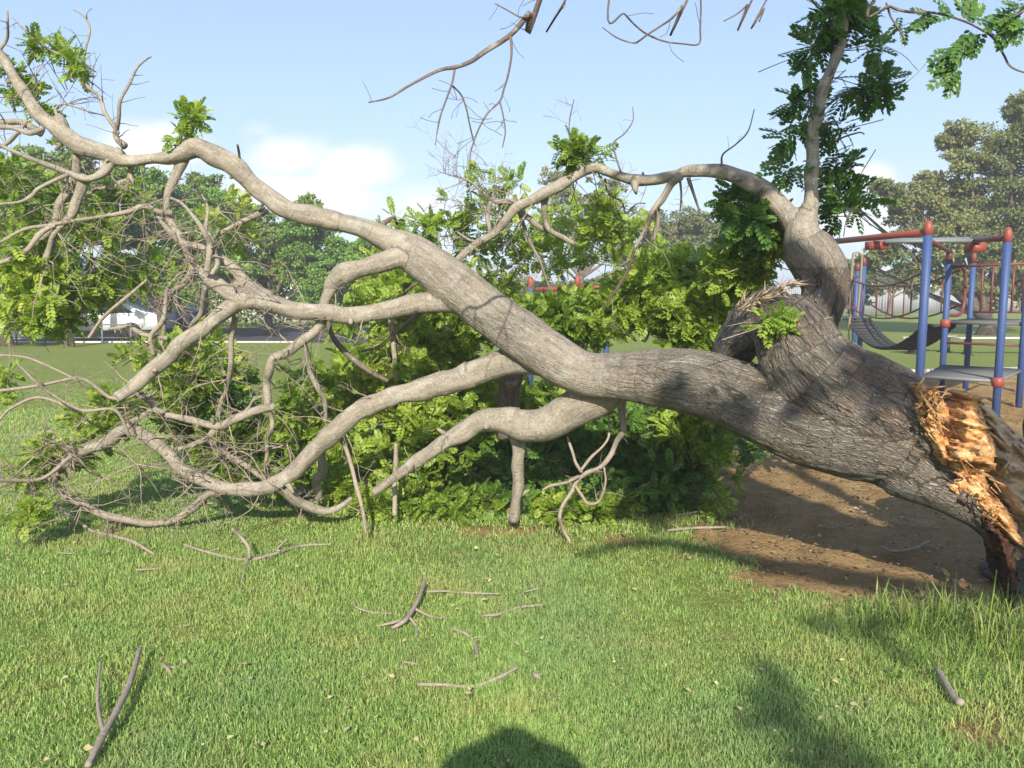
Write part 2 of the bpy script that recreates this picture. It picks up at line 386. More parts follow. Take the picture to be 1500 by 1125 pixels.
# ------------------------------------------------------------------ ground masks
def poly_sd(poly, x, y):
    """signed distance to polygon, negative inside"""
    p = np.array(poly); d = np.full(x.shape, 1e9); ins = np.zeros(x.shape, bool)
    for i in range(len(p)):
        a = p[i]; b = p[(i+1) % len(p)]; e = b-a; wx = x-a[0]; wy = y-a[1]
        t = np.clip((wx*e[0]+wy*e[1])/(e@e), 0, 1); d = np.minimum(d, np.hypot(wx-e[0]*t, wy-e[1]*t))
        c = ((a[1] <= y) & (b[1] > y)) | ((b[1] <= y) & (a[1] > y))
        with np.errstate(divide='ignore', invalid='ignore'):
            xi = a[0]+(y-a[1])/(b[1]-a[1] if b[1] != a[1] else 1e-9)*e[0]
        ins ^= c & (x < xi)
    return np.where(ins, -d, d)
def vnoise(x, y, f, seed=0):
    """cheap smooth value noise"""
    r = np.random.default_rng(seed); T = r.random((64, 64)); u = x*f+1000; v = y*f+1000
    i = np.floor(u).astype(int); j = np.floor(v).astype(int); a = u-i; b = v-j; a = a*a*(3-2*a); b = b*b*(3-2*b)
    g = lambda p, q: T[p % 64, q % 64]
    return (g(i, j)*(1-a)+g(i+1, j)*a)*(1-b)+(g(i, j+1)*(1-a)+g(i+1, j+1)*a)*b
def g2(px, py): q = G(px, py); return (q.x, q.y)
PAD = [(1.15, 6.6), g2(1012,742), g2(985,775), g2(1050,800), g2(1105,845), g2(1180,885), g2(1300,893), g2(1400,915), g2(1500,960), (4.5, 3.2), (16, 3.5), (18, 15.3), (9.5, 15.6), (6.0, 14.6), (3.6, 12.5), (1.8, 9.5)]
def dirt(x, y):
    s = poly_sd(PAD, x, y)+(vnoise(x, y, 3.2, 1)-.5)*.35+(vnoise(x, y, 11, 2)-.5)*.26+(vnoise(x, y, 31, 6)-.5)*.12
    m = np.clip(.5-s/.22, 0, 1)
    for px, py, rx, ry, a in [(1455,1075,.35,.3,.8),(720,775,.75,.28,.62),(900,790,.5,.25,.5),(1120,790,.6,.25,.35),(1000,815,.6,.2,.4),(60,1010,.35,.3,.3),(380,1120,.5,.3,.22),(640,810,.5,.25,.4),(780,800,.5,.2,.35),(30,900,.4,.4,.3),(180,1000,.5,.4,.28),(1180,850,.5,.2,.5),(1500,870,.5,.3,.5),(620,1060,.3,.2,.2),(1150,1080,.4,.2,.25),(1400,1000,.5,.25,.25)]:
        c = G(px, py); q = ((x-c.x)/rx)**2+((y-c.y)/ry)**2
        m = np.maximum(m, a*np.exp(-q*1.1)*(.45+1.0*vnoise(x, y, 9, 5)))
    return np.clip(m, 0, 1)
# ground sheet: fine near, one coarse skirt to the horizon
def axis(lo, hi, fine_lo, fine_hi, st):
    a = list(np.arange(fine_lo, fine_hi+1e-6, st)); s = st; p = fine_hi
    while p < hi: s *= 1.35; p += s; a.append(min(p, hi))
    s = st; p = fine_lo; b = []
    while p > lo: s *= 1.35; p -= s; b.append(max(p, lo))
    return np.array(b[::-1]+a)
gx = axis(-900, 900, -6, 9, .06); gy = axis(-60, 1500, 1.5, 16, .06)
X, Y = np.meshgrid(gx, gy); Dm = dirt(X, Y)
Z = -.035*Dm*np.clip((vnoise(X, Y, 2.2, 9)), 0, 1)*(np.abs(X) < 30)
Z += Dm*(np.abs(X) < 20)*(Y < 16)*((vnoise(X, Y, 5.5, 31)-.5)*.045+(vnoise(X, Y, 13, 32)-.5)*.028)
Z += np.where((np.abs(X) < 30) & (Y < 40), (vnoise(X, Y, 7, 3)-.5)*.014+(vnoise(X, Y, 1.1, 4)-.5)*.02, 0)
gm = bpy.data.meshes.new('ground'); nx, ny = len(gx), len(gy)
mb = MB(); idx = np.arange(nx*ny).reshape(ny, nx)
mb.add(np.stack([X, Y, Z], -1).reshape(-1, 3), np.stack([idx[:-1, :-1], idx[:-1, 1:], idx[1:, 1:], idx[1:, :-1]], -1).reshape(-1, 4))
gm = mb.mesh('ground', smooth=True); A = gm.attributes.new('dirt', 'FLOAT', 'POINT'); A.data.foreach_set('value', Dm.ravel().astype(np.float32))
M = Mat('lawn_and_soil'); pz = M.pos(); dm = M.attr('dirt').outputs['Fac']
n1 = M.noise(pz, .35, 4); n2 = M.noise(pz, 3.5, 6, .6); n3 = M.noise(pz, 60, 4, .7); n4 = M.noise(pz, .9, 3)
gr = M.ramp(n3, [(.3,(.12,.17,.035)),(.5,(.21,.27,.06)),(.7,(.32,.36,.09))])
gr = M.mix(M.ramp_f(n2, .48, .75), gr, (.30,.28,.10)); gr = M.mix(M.math('MULTIPLY', M.ramp_f(n1, .45, .7), .45), gr, (.27,.33,.07))
so_ = M.ramp(n2, [(.3,(.31,.19,.08)),(.55,(.44,.285,.125)),(.8,(.54,.38,.19))]); so_ = M.mix(M.ramp_f(n3, .56, .72), so_, (.10,.062,.04)); so_ = M.mix(M.ramp_f(M.noise(pz, 140, 2), .62, .7), so_, (.42,.33,.23))
dd = M.math('ADD', dm, M.math('MULTIPLY', M.math('SUBTRACT', n3, .5), .7))
M.col(M.mix(M.ramp_f(dd, .3, .62), gr, so_)); M.set(.95, .12)
M.bump(M.math('ADD', n3, M.math('ADD', M.math('MULTIPLY', n2, .9), M.math('MULTIPLY', M.noise(pz, 13, 5, .65), 1.6))), .045, 1.0)
gr_o = link('ground', gm, M.m); tag(gr_o, kind='structure', label='mown green lawn with bare brown soil under the fallen trunk')

# ------------------------------------------------------------------ grass
def grass_mat(name, stops, dry):
    M = Mat(name); g = M.n('ShaderNodeNewGeometry'); p = g.outputs['Position']; rnd = g.outputs['Random Per Island']
    c = M.ramp(rnd, stops)
    c = M.mix(M.math('MULTIPLY', M.ramp_f(M.noise(p, 1.6, 5, .65), .47, .66), .75), c, dry)
    c = M.mix(M.math('MULTIPLY', M.ramp_f(M.noise(M.map(p, (1, .7, 0)), .55, 2), .45, .62), .5), c, (.21,.34,.14))
    M.col(c); M.set(.55, .25)
    t = M.n('ShaderNodeBsdfTranslucent'); M.l(c, t.inputs[0]); ms = M.n('ShaderNodeMixShader'); ms.inputs[0].default_value = .3
    M.l(M.b.outputs[0], ms.inputs[1]); M.l(t.outputs[0], ms.inputs[2]); M.l(ms.outputs[0], M.out.inputs[0]); return M.m
M_grass = grass_mat('mown_grass', [(0,(.17,.27,.06)),(.4,(.25,.40,.095)),(.75,(.35,.50,.135)),(.92,(.46,.52,.18)),(1,(.55,.46,.26))], (.42,.44,.15))
M_tall = grass_mat('long_grass', [(0,(.09,.17,.03)),(.45,(.17,.28,.05)),(.8,(.28,.38,.09)),(1,(.46,.42,.22))], (.33,.34,.13))
def blades(mb, x, y, h, w, lean=.5, z=0.0, stiff=False):
    n = len(x); a = rng.uniform(0, 2*np.pi, n); la = rng.uniform(0, 2*np.pi, n); ll = np.abs(rng.normal(size=n))*lean*h
    b = np.stack([x, y, np.full(n, z-.004)], 1); s = np.stack([np.cos(a), np.sin(a), np.zeros(n)], 1)*(w*.5)[:, None]
    l = np.stack([np.cos(la)*ll, np.sin(la)*ll, np.zeros(n)], 1); up = np.array([0, 0, 1.])*h[:, None]
    mid = b+up*.6+l*.35; tip = b+up*.95+l-np.array([0, 0, 1])*(ll*.35)[:, None]; tip[:, 2] = np.maximum(tip[:, 2], .004)
    v = np.stack([b-s, b+s, mid+s*.8, mid-s*.8, tip], 1).reshape(-1, 3); k = np.arange(n)*5
    mb.add(v, np.stack([k, k+1, k+2, k+3], 1), np.stack([k+3, k+2, k+4], 1))
def lawn(n, y0, y1, xs, hm, wm, seed, grow_tall=0.0):
    # more blades close to the camera, few where the soil is bare
    u = rng.random(n); y = y0*(y1/y0)**u if y0 > 0 else y0+(y1-y0)*u
    x = rng.uniform(-1, 1, n)*(y*xs+.5)
    keep = rng.random(n) > dirt(x, y)**.7*1.12
    x, y = x[keep], y[keep]; cl = vnoise(x, y, 5, 21)*.6+vnoise(x, y, 14, 22)*.4
    long = np.clip((x-1.0)/1.2, 0, 1)*np.clip((4.6-y)/1.2, 0, 1)+.55*np.clip((-x-.7)/1.0, 0, 1)*np.clip((3.6-y)/1.2, 0, 1)
    h = hm*(.5+1.0*cl)*rng.uniform(.6, 1.25, len(x))*(1+.55*long); w = wm*rng.uniform(.6, 1.4, len(x))*(1+.25*long)
    return x, y, h, w
mb = MB()
for args in [(330000, 2.2, 5.2, .70, .036, .0034, 0), (230000, 5.2, 11, .70, .032, .0062, 1), (36000, 11, 15, .72, .018, .010, 2)]:
    x, y, h, w = lawn(*args); blades(mb, x, y, h, w, .75)
tag(mb.build('grass', M_grass), 'short green lawn grass with dry yellow blades', kind='stuff')

# ------------------------------------------------------------------ fallen tree
FT = empty('fallen_tree', G(1380, 780), 'large grey tree snapped near its base, lying across the lawn, trunk splintered orange', 'tree')
PATHS = {}
def mk(name, d0, d1, pts, parent=None, mat=None, rough=.06, wig=.03, key=None, label=None, tw=0, twl=(.12, .4), twk={}, twmat=None, blunt=False):
    if max(q[2] for q in pts) < 24 and len(pts) > 3: pts = [(q[0]+(random.uniform(-3.5, 3.5) if 0 < i_ < len(pts)-1 else 0), q[1]+(random.uniform(-3.5, 3.5) if 0 < i_ < len(pts)-1 else 0), q[2]*.86)+tuple(q[3:]) for i_, q in enumerate(pts)]
    if max(q[2] for q in pts) >= 24: pts = [(q[0], q[1], q[2]*(1-.09*min(1, i_/3)))+tuple(q[3:]) for i_, q in enumerate(pts)]
    p = spline(px_path(d0, d1, pts, wig)); k_ = np.cumsum(np.r_[0, np.linalg.norm(np.diff(p[:, :3], axis=0), axis=1)]); sd0 = len(PATHS)*3.1
    en = np.sin(np.pi*np.linspace(0, 1, len(p)))**.5
    for ax, (f1, f2) in enumerate(((9, 23), (11, 27), (8, 21))):
        p[:, ax] += en*p[:, 3]*(.22*np.sin(k_*f1+sd0+ax)*np.cos(k_*f1*.43+sd0)+.12*np.sin(k_*f2+sd0*1.3+ax))
    p[:, 3] *= 1+.10*np.sin(k_*13+sd0)*np.cos(k_*5.1+sd0)+.05*np.sin(k_*37+sd0)
    m = MB(); tube(m, p, rough=rough*1.25, seed=len(PATHS), round_end=not blunt)
    for _ in range(int(k_[-1]*(3.2 if p[:, 3].max() > .012 else 0))):
        i = random.randrange(2, max(3, len(p)-2)); t_ = unit(p[i, :3]-p[i-1, :3]); x_ = unit(np.cross(t_, rng.normal(size=3))); r_ = p[i, 3]; rs = r_*rng.uniform(.18, .38)
        a_ = p[i, :3]+x_*r_*.6; d_ = unit(x_+t_*rng.normal()*.5); ln_ = r_*rng.uniform(.5, .95)+rng.choice([0, 0, .02, .05])
        tube(m, np.array([np.r_[a_, rs*1.5], np.r_[a_+d_*ln_*.55, rs*1.1], np.r_[a_+d_*ln_, rs*.7]]), sides=7, rough=.1)
    o = m.build(name, mat or M_bark, parent or FT, smooth=True, attrs=True)
    if label: o['label'] = label
    PATHS[key or len(PATHS)] = (p, o)
    if tw:
        t, tips = spawn(p, max(2, int(tw*.95)), twl[0], twl[1]*.9, **twk)
        t.build('twigs', twmat or M_barkpale, o, attrs=True)
        return o, p, tips
    return o, p, []

# trunk, its fork and the heavy limbs are one grown surface
TR = [
 (0, 0, [(1350,668,128,4.05),(1310,640,150,4.12),(1250,630,146,4.2),(1180,618,128,4.3),(1110,594,104,4.42),(1040,566,94,4.52),(985,556,90,4.6),(930,551,78,4.68),(885,550,67,4.75),(850,545,65,4.8),(800,518,68,4.86),(760,489,71,4.92),(720,460,69,4.97),(680,428,66,5.0),(645,400,63,5.03),(615,378,60,5.06),(590,362,50,5.08),(562,348,37,5.1),(525,332,30,5.12),(480,322,27,5.14)]),
 (0, 0, [(1488,815,34,3.95),(1470,790,40,3.95),(1440,757,48,3.93),(1400,727,60,3.92),(1362,704,76,3.97),(1322,682,92,4.06)]),
 (0, 0, [(1352,640,130,4.07),(1305,616,150,4.12),(1249,588,150,4.2),(1190,545,132,4.28),(1158,490,112,4.36),(1132,462,84,4.42)]),
 (0, 0, [(1180,500,60,4.7),(1200,455,64,4.72),(1209,422,66,4.75),(1201,392,74,4.78),(1185,366,74,4.8),(1176,342,54,4.81),(1180,322,32,4.82),(1186,298,22,4.84)]),
 (0, 0, [(1190,372,44,4.8),(1168,335,36,4.84),(1145,305,31,4.88),(1118,278,27,4.92)]),
 (0, 0, [(1142,462,90,4.46),(1108,474,80,4.6),(1080,502,64,4.75),(1062,540,50,4.9),(1050,595,42,5.1)]),
 (0, 0, [(905,565,50,4.85),(868,585,60,4.9),(832,604,56,4.93),(800,622,50,4.96),(765,624,46,5.0),(738,613,38,5.02)]),
 (0, 0, [(800,535,34,4.9),(768,530,36,4.94),(735,532,38,4.98),(700,545,38,5.0),(662,559,35,5.02)]),
 (0, 0, [(720,472,44,5.0),(692,452,40,5.0),(655,442,33,5.0),(610,446,27,5.0)]),
 (0, 0, [(615,380,40,5.05),(585,377,31,5.0),(560,384,30,4.98),(530,393,26,4.96),(505,400,33,4.96),(488,414,26,4.98),(478,432,14,5.0)]),
]
mt = MB(); cl = []
for k, (a, b, pts) in enumerate(TR):
    p = spline(px_path(a, b, pts)); tube(mt, p, rough=.07, seed=k+3, sides=36)
    s = np.concatenate([[0], np.cumsum(np.linalg.norm(np.diff(p[:, :3], axis=0), axis=1))])
    t, u, w = frames(p[:, :3]); cl.append((p, s, t, u, w)); PATHS['T%d' % k] = (p, None)
tmp = bpy.data.objects.new('tmp', mt.mesh('tmp')); COL.objects.link(tmp)
rm = tmp.modifiers.new('r', 'REMESH'); rm.mode = 'VOXEL'; rm.voxel_size = .0125
sm = tmp.modifiers.new('s', 'SMOOTH'); sm.iterations = 7; sm.factor = .5
dg = bpy.context.evaluated_depsgraph_get(); me = bpy.data.meshes.new_from_object(tmp.evaluated_get(dg)); bpy.data.objects.remove(tmp)
nv = len(me.vertices); co = np.zeros(nv*3, np.float32); me.vertices.foreach_get('co', co); co = co.reshape(-1, 3)
pp = np.concatenate([c[0] for c in cl]); ss = np.concatenate([c[1]+i*7.3 for i, c in enumerate(cl)]); uu = np.concatenate([c[3] for c in cl]); ww = np.concatenate([c[4] for c in cl]); tt_ = np.concatenate([c[2] for c in cl])
best = np.zeros(nv, int)
for a in range(0, nv, 20000):
    d = np.linalg.norm(co[a:a+20000, None]-pp[None, :, :3], axis=2)/pp[None, :, 3]; best[a:a+20000] = d.argmin(1)
rel = co-pp[best, :3]; ca = (rel*uu[best]).sum(1); sa = (rel*ww[best]).sum(1); ra = np.hypot(ca, sa)+1e-6; r0 = pp[best, 3]
sv = ss[best]+(rel*tt_[best]).sum(1)
bk = np.stack([ca/ra*r0, sa/ra*r0, sv], 1)
# knots, ribs and wrinkles of the bark as real relief
no = np.zeros(nv*3, np.float32); me.vertices.foreach_get('normal', no); no = no.reshape(-1, 3)
disp = np.zeros(nv, np.float32)
for i in range(nv):
    b = bk[i]; f = min(1., max(0., (r0[i]-.10)/.12))
    disp[i] = .010*mnoise.noise((b[0]*9, b[1]*9, b[2]*3.2))*(.4+f)+.007*f*mnoise.noise((b[0]*34, b[1]*34, b[2]*8))-.006*f*abs(mnoise.noise((b[0]*22+5, b[1]*22, b[2]*6)))
co2 = co+no*disp[:, None]; me.vertices.foreach_set('co', co2.ravel())
A = me.attributes.new('bark', 'FLOAT_VECTOR', 'POINT'); A.data.foreach_set('vector', bk.astype(np.float32).ravel())
rsel = np.maximum(r0, .12+np.clip((co[:, 0]-.75)/.9, 0, 1)*.10*(co[:, 2] < 1.75))
A = me.attributes.new('brad', 'FLOAT', 'POINT'); A.data.foreach_set('value', rsel.astype(np.float32))
me.polygons.foreach_set('use_smooth', np.ones(len(me.polygons), bool)); me.update(); me.name = 'trunk'
trunk = link('trunk', me, M_bark, FT)

# --- relief-like torn wood with real thickness
def inside(poly, x, y):
    return poly_sd(poly, np.array([x]), np.array([y]))[0]
def relief(name, poly, depth, thick, mat, parent, amp=.03, seed=0, fib=(.8, .6), step=3.2, bulge=.0, jag=7, label=None):
    xs = np.arange(min(p[0] for p in poly)-8, max(p[0] for p in poly)+8, step); ys = np.arange(min(p[1] for p in poly)-8, max(p[1] for p in poly)+8, step)
    XX, YY = np.meshgrid(xs, ys); along = XX*fib[0]+YY*fib[1]; acr = -XX*fib[1]+YY*fib[0]
    sd_ = poly_sd(poly, XX, YY)+jag*(vnoise(along*.015, acr, .28, seed)-.5)*2
    ins = sd_ < 0
    rid = 1.5*vnoise(along*.45, acr, .055, seed+4)+.7*np.abs(vnoise(along*.2, acr, .16, seed+1)-.5)*2+.25*np.abs(vnoise(along*.3, acr, .5, seed+2)-.5)*2-.6
    D = depth(XX, YY) if callable(depth) else np.full(XX.shape, depth)
    edge = np.clip(-sd_/16, 0, 1); D = D-amp*rid*1.2-bulge*np.sqrt(edge)+.03*(1-edge)
    idf = -np.ones(XX.shape, int); m = MB(); V = []; q = []
    cell = ins[:-1, :-1] & ins[1:, :-1] & ins[:-1, 1:] & ins[1:, 1:]
    use = np.zeros(XX.shape, bool)
    for dy in (0, 1):
        for dx in (0, 1): use[dy:dy+cell.shape[0], dx:dx+cell.shape[1]] |= cell
    ii = np.argwhere(use)
    for k, (a, b) in enumerate(ii): idf[a, b] = k; V.append(P(XX[a, b], YY[a, b], D[a, b]))
    n = len(ii)
    for k, (a, b) in enumerate(ii): v = V[k]; V.append(Vector((v.x, v.y+thick*(.35+.65*edge[a, b]), v.z)))
    H, Wd = cell.shape
    for a in range(H):
        for b in range(Wd):
            if not cell[a, b]: continue
            i0, i1, i2, i3 = idf[a, b], idf[a, b+1], idf[a+1, b+1], idf[a+1, b]
            q.append([i3, i2, i1, i0]); q.append([n+i0, n+i1, n+i2, n+i3])
            if a == 0 or not cell[a-1, b]: q.append([i0, i1, n+i1, n+i0])
            if a == H-1 or not cell[a+1, b]: q.append([i2, i3, n+i3, n+i2])
            if b == 0 or not cell[a, b-1]: q.append([i3, i0, n+i0, n+i3])
            if b == Wd-1 or not cell[a, b+1]: q.append([i1, i2, n+i2, n+i1])
    m.add([tuple(v) for v in V], q); o = m.build(name, mat, parent)
    if label: o['label'] = label
    return o
dtr = lambda X_, Y_: 3.80+.0006*np.clip(1440-X_, 0, 200)
relief('splintered_wood', [(1340,560),(1364,566),(1384,584),(1402,606),(1410,640),(1402,672),(1384,684),(1364,650),(1350,606)], lambda X_, Y_: 3.86+0*X_, .2, M_wood, FT, .04, 3, (.45,.9), 2.6, .03, 4, label='pale orange splinter torn from the top of the trunk')
relief('splintered_wood', [(1400,640),(1398,616),(1410,586),(1422,572),(1436,582),(1444,612),(1456,640),(1463,668),(1456,690),(1430,694),(1408,700),(1392,676),(1392,650)], lambda X_, Y_: 3.83+0*X_, .28, M_wood, FT, .075, 11, (.97,.2), 2.4, .07, 7, label='bright orange lump of freshly torn wood')
relief('splintered_wood', [(1392,705),(1400,692),(1430,684),(1446,690),(1452,715),(1478,742),(1492,770),(1500,800),(1485,800),(1466,776),(1440,742),(1412,728),(1393,720)], lambda X_, Y_: 3.84+0*X_, .2, M_wood, FT, .04, 19, (.7,.7), 2.6, .03, 5)
relief('torn_slab', [(1420,600),(1434,584),(1462,606),(1500,636),(1560,690),(1620,760),(1620,830),(1560,840),(1500,800),(1486,770),(1455,712),(1450,684),(1458,668),(1440,615)], lambda X_, Y_: 3.93-.0002*(X_-1440), .2, M_woodold, FT, .05, 27, (.72,.69), 3.2, .05, 5, label='weathered brown slab of inner wood leaning from the stump')
relief('torn_slab', [(1438,636),(1455,640),(1500,676),(1600,756),(1600,800),(1500,712),(1460,690),(1446,670)], lambda X_, Y_: 3.88-.0002*(X_-1440), .1, M_woodold, FT, .05, 57, (.78,.63), 3.0, .03, 5)
relief('rotten_core', [(1400,728),(1440,745),(1466,778),(1488,800),(1492,850),(1487,905),(1493,950),(1478,948),(1474,890),(1468,830),(1460,795),(1425,752)], lambda X_, Y_: 3.83+0*X_, .22, M_wooddark, FT, .05, 33, (.25,.97), 3, .02, 5, label='dark rotten core hanging beside the stump')
# single shards
m = MB()
for k in range(110):
    z = random.random()
    if z < .4: x0, y0 = random.uniform(1344,1372), random.uniform(566,640)
    elif z < .75: x0, y0 = random.uniform(1398,1440), random.uniform(575,700)
    else: x0, y0 = random.uniform(1392,1470), random.uniform(690,770)
    if inside([(1340,560),(1375,575),(1398,615),(1412,580),(1440,590),(1462,680),(1490,790),(1440,760),(1385,715),(1350,630)], x0, y0) > 0: continue
    a = R(random.choice([random.gauss(48, 14), random.gauss(-70, 18), random.gauss(20, 20)])); l = random.uniform(.03, .11); w = random.uniform(.003, .010); p = P(x0, y0, 3.77+random.uniform(-.03, .04))
    dx = Vector((math.cos(a), random.uniform(-.5, .2), -math.sin(a))).normalized(); up = Vector((0, -1, .3)); s = dx.cross(up).normalized()
    up = s.cross(dx); V = [p-s*w, p+s*w, p-up*w*.8, p+dx*l*.6+s*w*.6, p+dx*l*.6-s*w*.5, p+dx*l*.55-up*w*.5, p+dx*l]
    m.add([tuple(v) for v in V], None, [[0,1,3],[0,3,4],[1,2,5],[1,5,3],[2,0,4],[2,4,5],[4,3,6],[3,5,6],[5,4,6],[0,2,1]])
for k in range(20):
    f = random.random(); x0 = 1342+f*80+random.uniform(-6, 6) if k % 2 else random.uniform(1400,1450); y0 = 568+f*130+random.uniform(-8, 8) if k % 2 else random.uniform(590,730)
    a = R(random.gauss(42, 9)); l = random.uniform(.08, .2); w = random.uniform(.003, .007); p = P(x0, y0, 3.72+random.uniform(-.02, .05))
    dx = Vector((math.cos(a), random.uniform(-.25, .1), -math.sin(a))).normalized(); s = dx.cross(Vector((0, -1, .3))).normalized(); up = s.cross(dx); b_ = s*random.uniform(-.015, .015)
    V = [p-s*w, p+s*w, p-up*w, p+dx*l*.5+s*w*.7+b_, p+dx*l*.5-s*w*.7+b_, p+dx*l*.5-up*w*.6+b_, p+dx*l]
    m.add([tuple(v) for v in V], None, [[0,1,3],[0,3,4],[1,2,5],[1,5,3],[2,0,4],[2,4,5],[4,3,6],[3,5,6],[5,4,6],[0,2,1]])
m.build('splinters', M_wood, FT)
# small torn bark edge where the limb behind has ripped off the fork
m = MB()
for k in range(60):
    f = random.random(); x0 = 1075+f*90+random.uniform(-4, 4); y0 = 452-f*35+random.uniform(-5, 5); a = R(random.gauss(-25, 30)); l = random.uniform(.03, .12); p = P(x0, y0, 4.27+.1*(1-f)+random.uniform(-.02, .02)); w = random.uniform(.003, .008)
    dx = Vector((math.cos(a), -.2, -math.sin(a))).normalized(); s = dx.cross(Vector((0, -1, .2))).normalized(); up = s.cross(dx)
    V = [p-s*w, p+s*w, p-up*w, p+dx*l]; m.add([tuple(v) for v in V], None, [[0,1,3],[1,2,3],[2,0,3],[0,2,1]])
m.build('torn_bark', M_woodold, FT)
# stump
sc = P(1600, 880, 4.2); m = MB(); pts = []
base = np.array([sc.x, 4.2, 0.])
for z, r in [(-.05, .50), (.04, .44), (.15, .385), (.35, .36), (.6, .35), (.85, .335), (1.0, .30)]: pts.append((base[0]+.03*math.sin(z*5), base[1], z, r))
tube(m, spline(pts, step=.03), rough=.12, sides=48, seed=2, round_end=False)
o = m.build('stump', M_bark, FT, smooth=True, attrs=True)

# --- limbs traced from the photograph, each at its own distance
TK = dict(depth=2, kids=2, rmul=.24, droop=-.1, crook=.5, rmax=.0048)
o, pm, tips0 = mk('limb', 5.12, 5.1, [(500,326,27),(450,315,28),(415,303,29),(385,283,30),(350,250,33),(322,228,32),(290,218,31),(260,230,22),(225,233,19),(195,236,19),(165,230,26),(135,222,30),(105,203,27),(80,182,25),(55,165,23),(38,140,19),(20,108,16),(0,80,15),(-40,30,12),(-70,-10,9)], wig=0, tw=10, twl=(.15,.5), twk=dict(TK, depth=1), twmat=M_barkdark)
mk('branch', 5.15, 5.25, [(292,225,16),(278,206,13),(272,192,10)], rough=.1, twmat=M_barkdark)
mk('branch', 5.15, 5.2, [(272,228,20),(260,252,16),(250,275,13),(244,297,12),(248,322,13),(262,347,14),(276,370,14),(282,390,13),(268,414,10),(250,432,9),(243,460,8),(238,492,7),(228,540,5)], tw=16, twl=(.2,.55), twk=TK)
mk('branch', 5.12, 5.0, [(182,214,14),(172,196,9),(171,172,6.5),(174,147,6),(188,125,5),(201,100,4.5),(213,85,3),(222,83,2)], wig=.04, tw=5, twl=(.06,.2), twk=dict(depth=0, droop=.3), twmat=M_barkdark)
mk('branch', 5.12, 5.25, [(174,196,6),(158,168,6.5),(146,143,6),(130,130,6),(124,105,5),(126,75,4.5),(133,45,4),(127,28,3),(107,13,2)], tw=9, twl=(.08,.25), twk=dict(depth=1, droop=.1), twmat=M_barkdark)
mk('branch', 5.25, 5.1, [(125,98,4.5),(100,88,4),(78,78,4),(52,62,3.5),(32,42,3),(18,25,2)], tw=6, twl=(.08,.25), twk=dict(depth=1), twmat=M_barkdark)
mk('branch', 5.1, 5.0, [(0,72,6),(8,55,5),(10,35,4),(11,15,2.5)], tw=3, twl=(.1,.2), twk=dict(depth=0), twmat=M_barkdark)
mk('branch', 5.1, 5.1, [(95,196,20),(90,184,17),(84,172,13)], rough=.12, blunt=True)
mk('branch', 5.08, 5.15, [(88,178,5),(82,160,5),(95,155,3.5),(130,165,3),(150,168,2)], tw=8, twl=(.1,.3), twk=dict(depth=1), twmat=M_barkdark)
mk('limb', 5.1, 4.8, [(178,222,22),(165,240,17),(148,254,14),(125,259,11),(95,250,10),(60,238,9),(30,226,8),(0,215,7),(-60,190,5)], tw=8, twl=(.2,.6), twk=TK)
mk('branch', 5.05, 5.0, [(122,256,15),(117,275,16),(110,300,15),(100,318,14),(80,338,11),(71,360,11),(69,385,11),(65,412,11),(55,438,9),(38,460,8),(15,477,8),(-10,484,8)], tw=18, twl=(.25,.7), twk=TK)
mk('branch', 5.15, 5.3, [(112,225,13),(108,250,14),(98,280,14),(86,302,13),(78,325,12),(60,352,10),(35,380,9),(0,398,7)], tw=8, twl=(.2,.5), twk=TK)
mk('branch', 5.1, 4.9, [(62,196,14),(48,190,12),(30,181,10),(0,180,9),(-40,182,8)], tw=4, twl=(.2,.5), twk=TK)
mk('branch', 5.05, 4.9, [(40,178,7),(24,195,6),(10,208,6),(-20,222,5)])
mk('branch', 4.9, 4.8, [(64,188,10),(40,195,9),(12,190,8),(-20,186,8)])
mk('branch', 5.15, 4.9, [(252,312,10),(230,307,9),(208,305,8),(186,308,8),(152,315,7),(118,319,7),(67,329,6.5),(33,340,6),(0,355,6),(-40,372,5)], tw=14, twl=(.2,.6), twk=TK)
mk('branch', 4.95, 4.8, [(100,256,7),(60,278,6),(50,285,6),(30,297,5),(0,299,4)])
mk('branch', 5.3, 5.1, [(390,308,12),(360,325,8),(325,340,7),(308,348,5),(285,340,4),(262,343,4)], tw=10, twl=(.2,.5), twk=TK)
mk('branch', 5.15, 5.2, [(197,238,10),(193,250,9),(194,265,9),(182,268,7),(160,275,7),(142,278,6),(130,290,6),(118,292,6)], tw=10, twl=(.15,.5), twk=TK)
# limb across the middle left
o, p2, _ = mk('limb', 5.0, 4.85, [(640,441,31),(600,447,27),(550,457,28),(500,460,28),(450,456,27),(405,447,28),(365,440,30),(340,450,27),(300,480,25),(265,505,25),(235,532,24),(205,558,22),(172,582,20)], wig=0, blunt=True, tw=16, twl=(.15,.45), twk=TK)
mk('branch', 4.9, 4.95, [(365,440,26),(338,432,23),(315,418,20),(297,401,16),(290,390,10)], tw=6, twl=(.2,.5), twk=TK)
mk('branch', 4.95, 5.2, [(395,438,24),(372,425,20),(355,410,18),(332,385,16),(318,373,15),(300,365,14),(280,360,13),(262,352,11),(240,330,8),(225,305,6)], tw=12, twl=(.2,.5), twk=TK)
mk('branch', 4.95, 5.0, [(362,424,12),(348,418,11),(338,424,10)])
mk('branch', 4.85, 4.8, [(303,398,12),(303,380,11),(308,360,10),(300,345,9),(290,325,7),(270,300,6),(250,290,5)], tw=10, twl=(.2,.6), twk=TK)
mk('branch', 4.85, 5.0, [(310,402,9),(318,385,9),(316,368,9),(306,350,8),(298,335,7),(305,305,5),(295,285,4)], tw=8, twl=(.2,.4), twk=TK)
mk('branch', 4.9, 5.1, [(300,420,10),(298,440,9),(292,458,9),(282,470,8),(278,480,7)], tw=4, twl=(.2,.4), twk=TK)
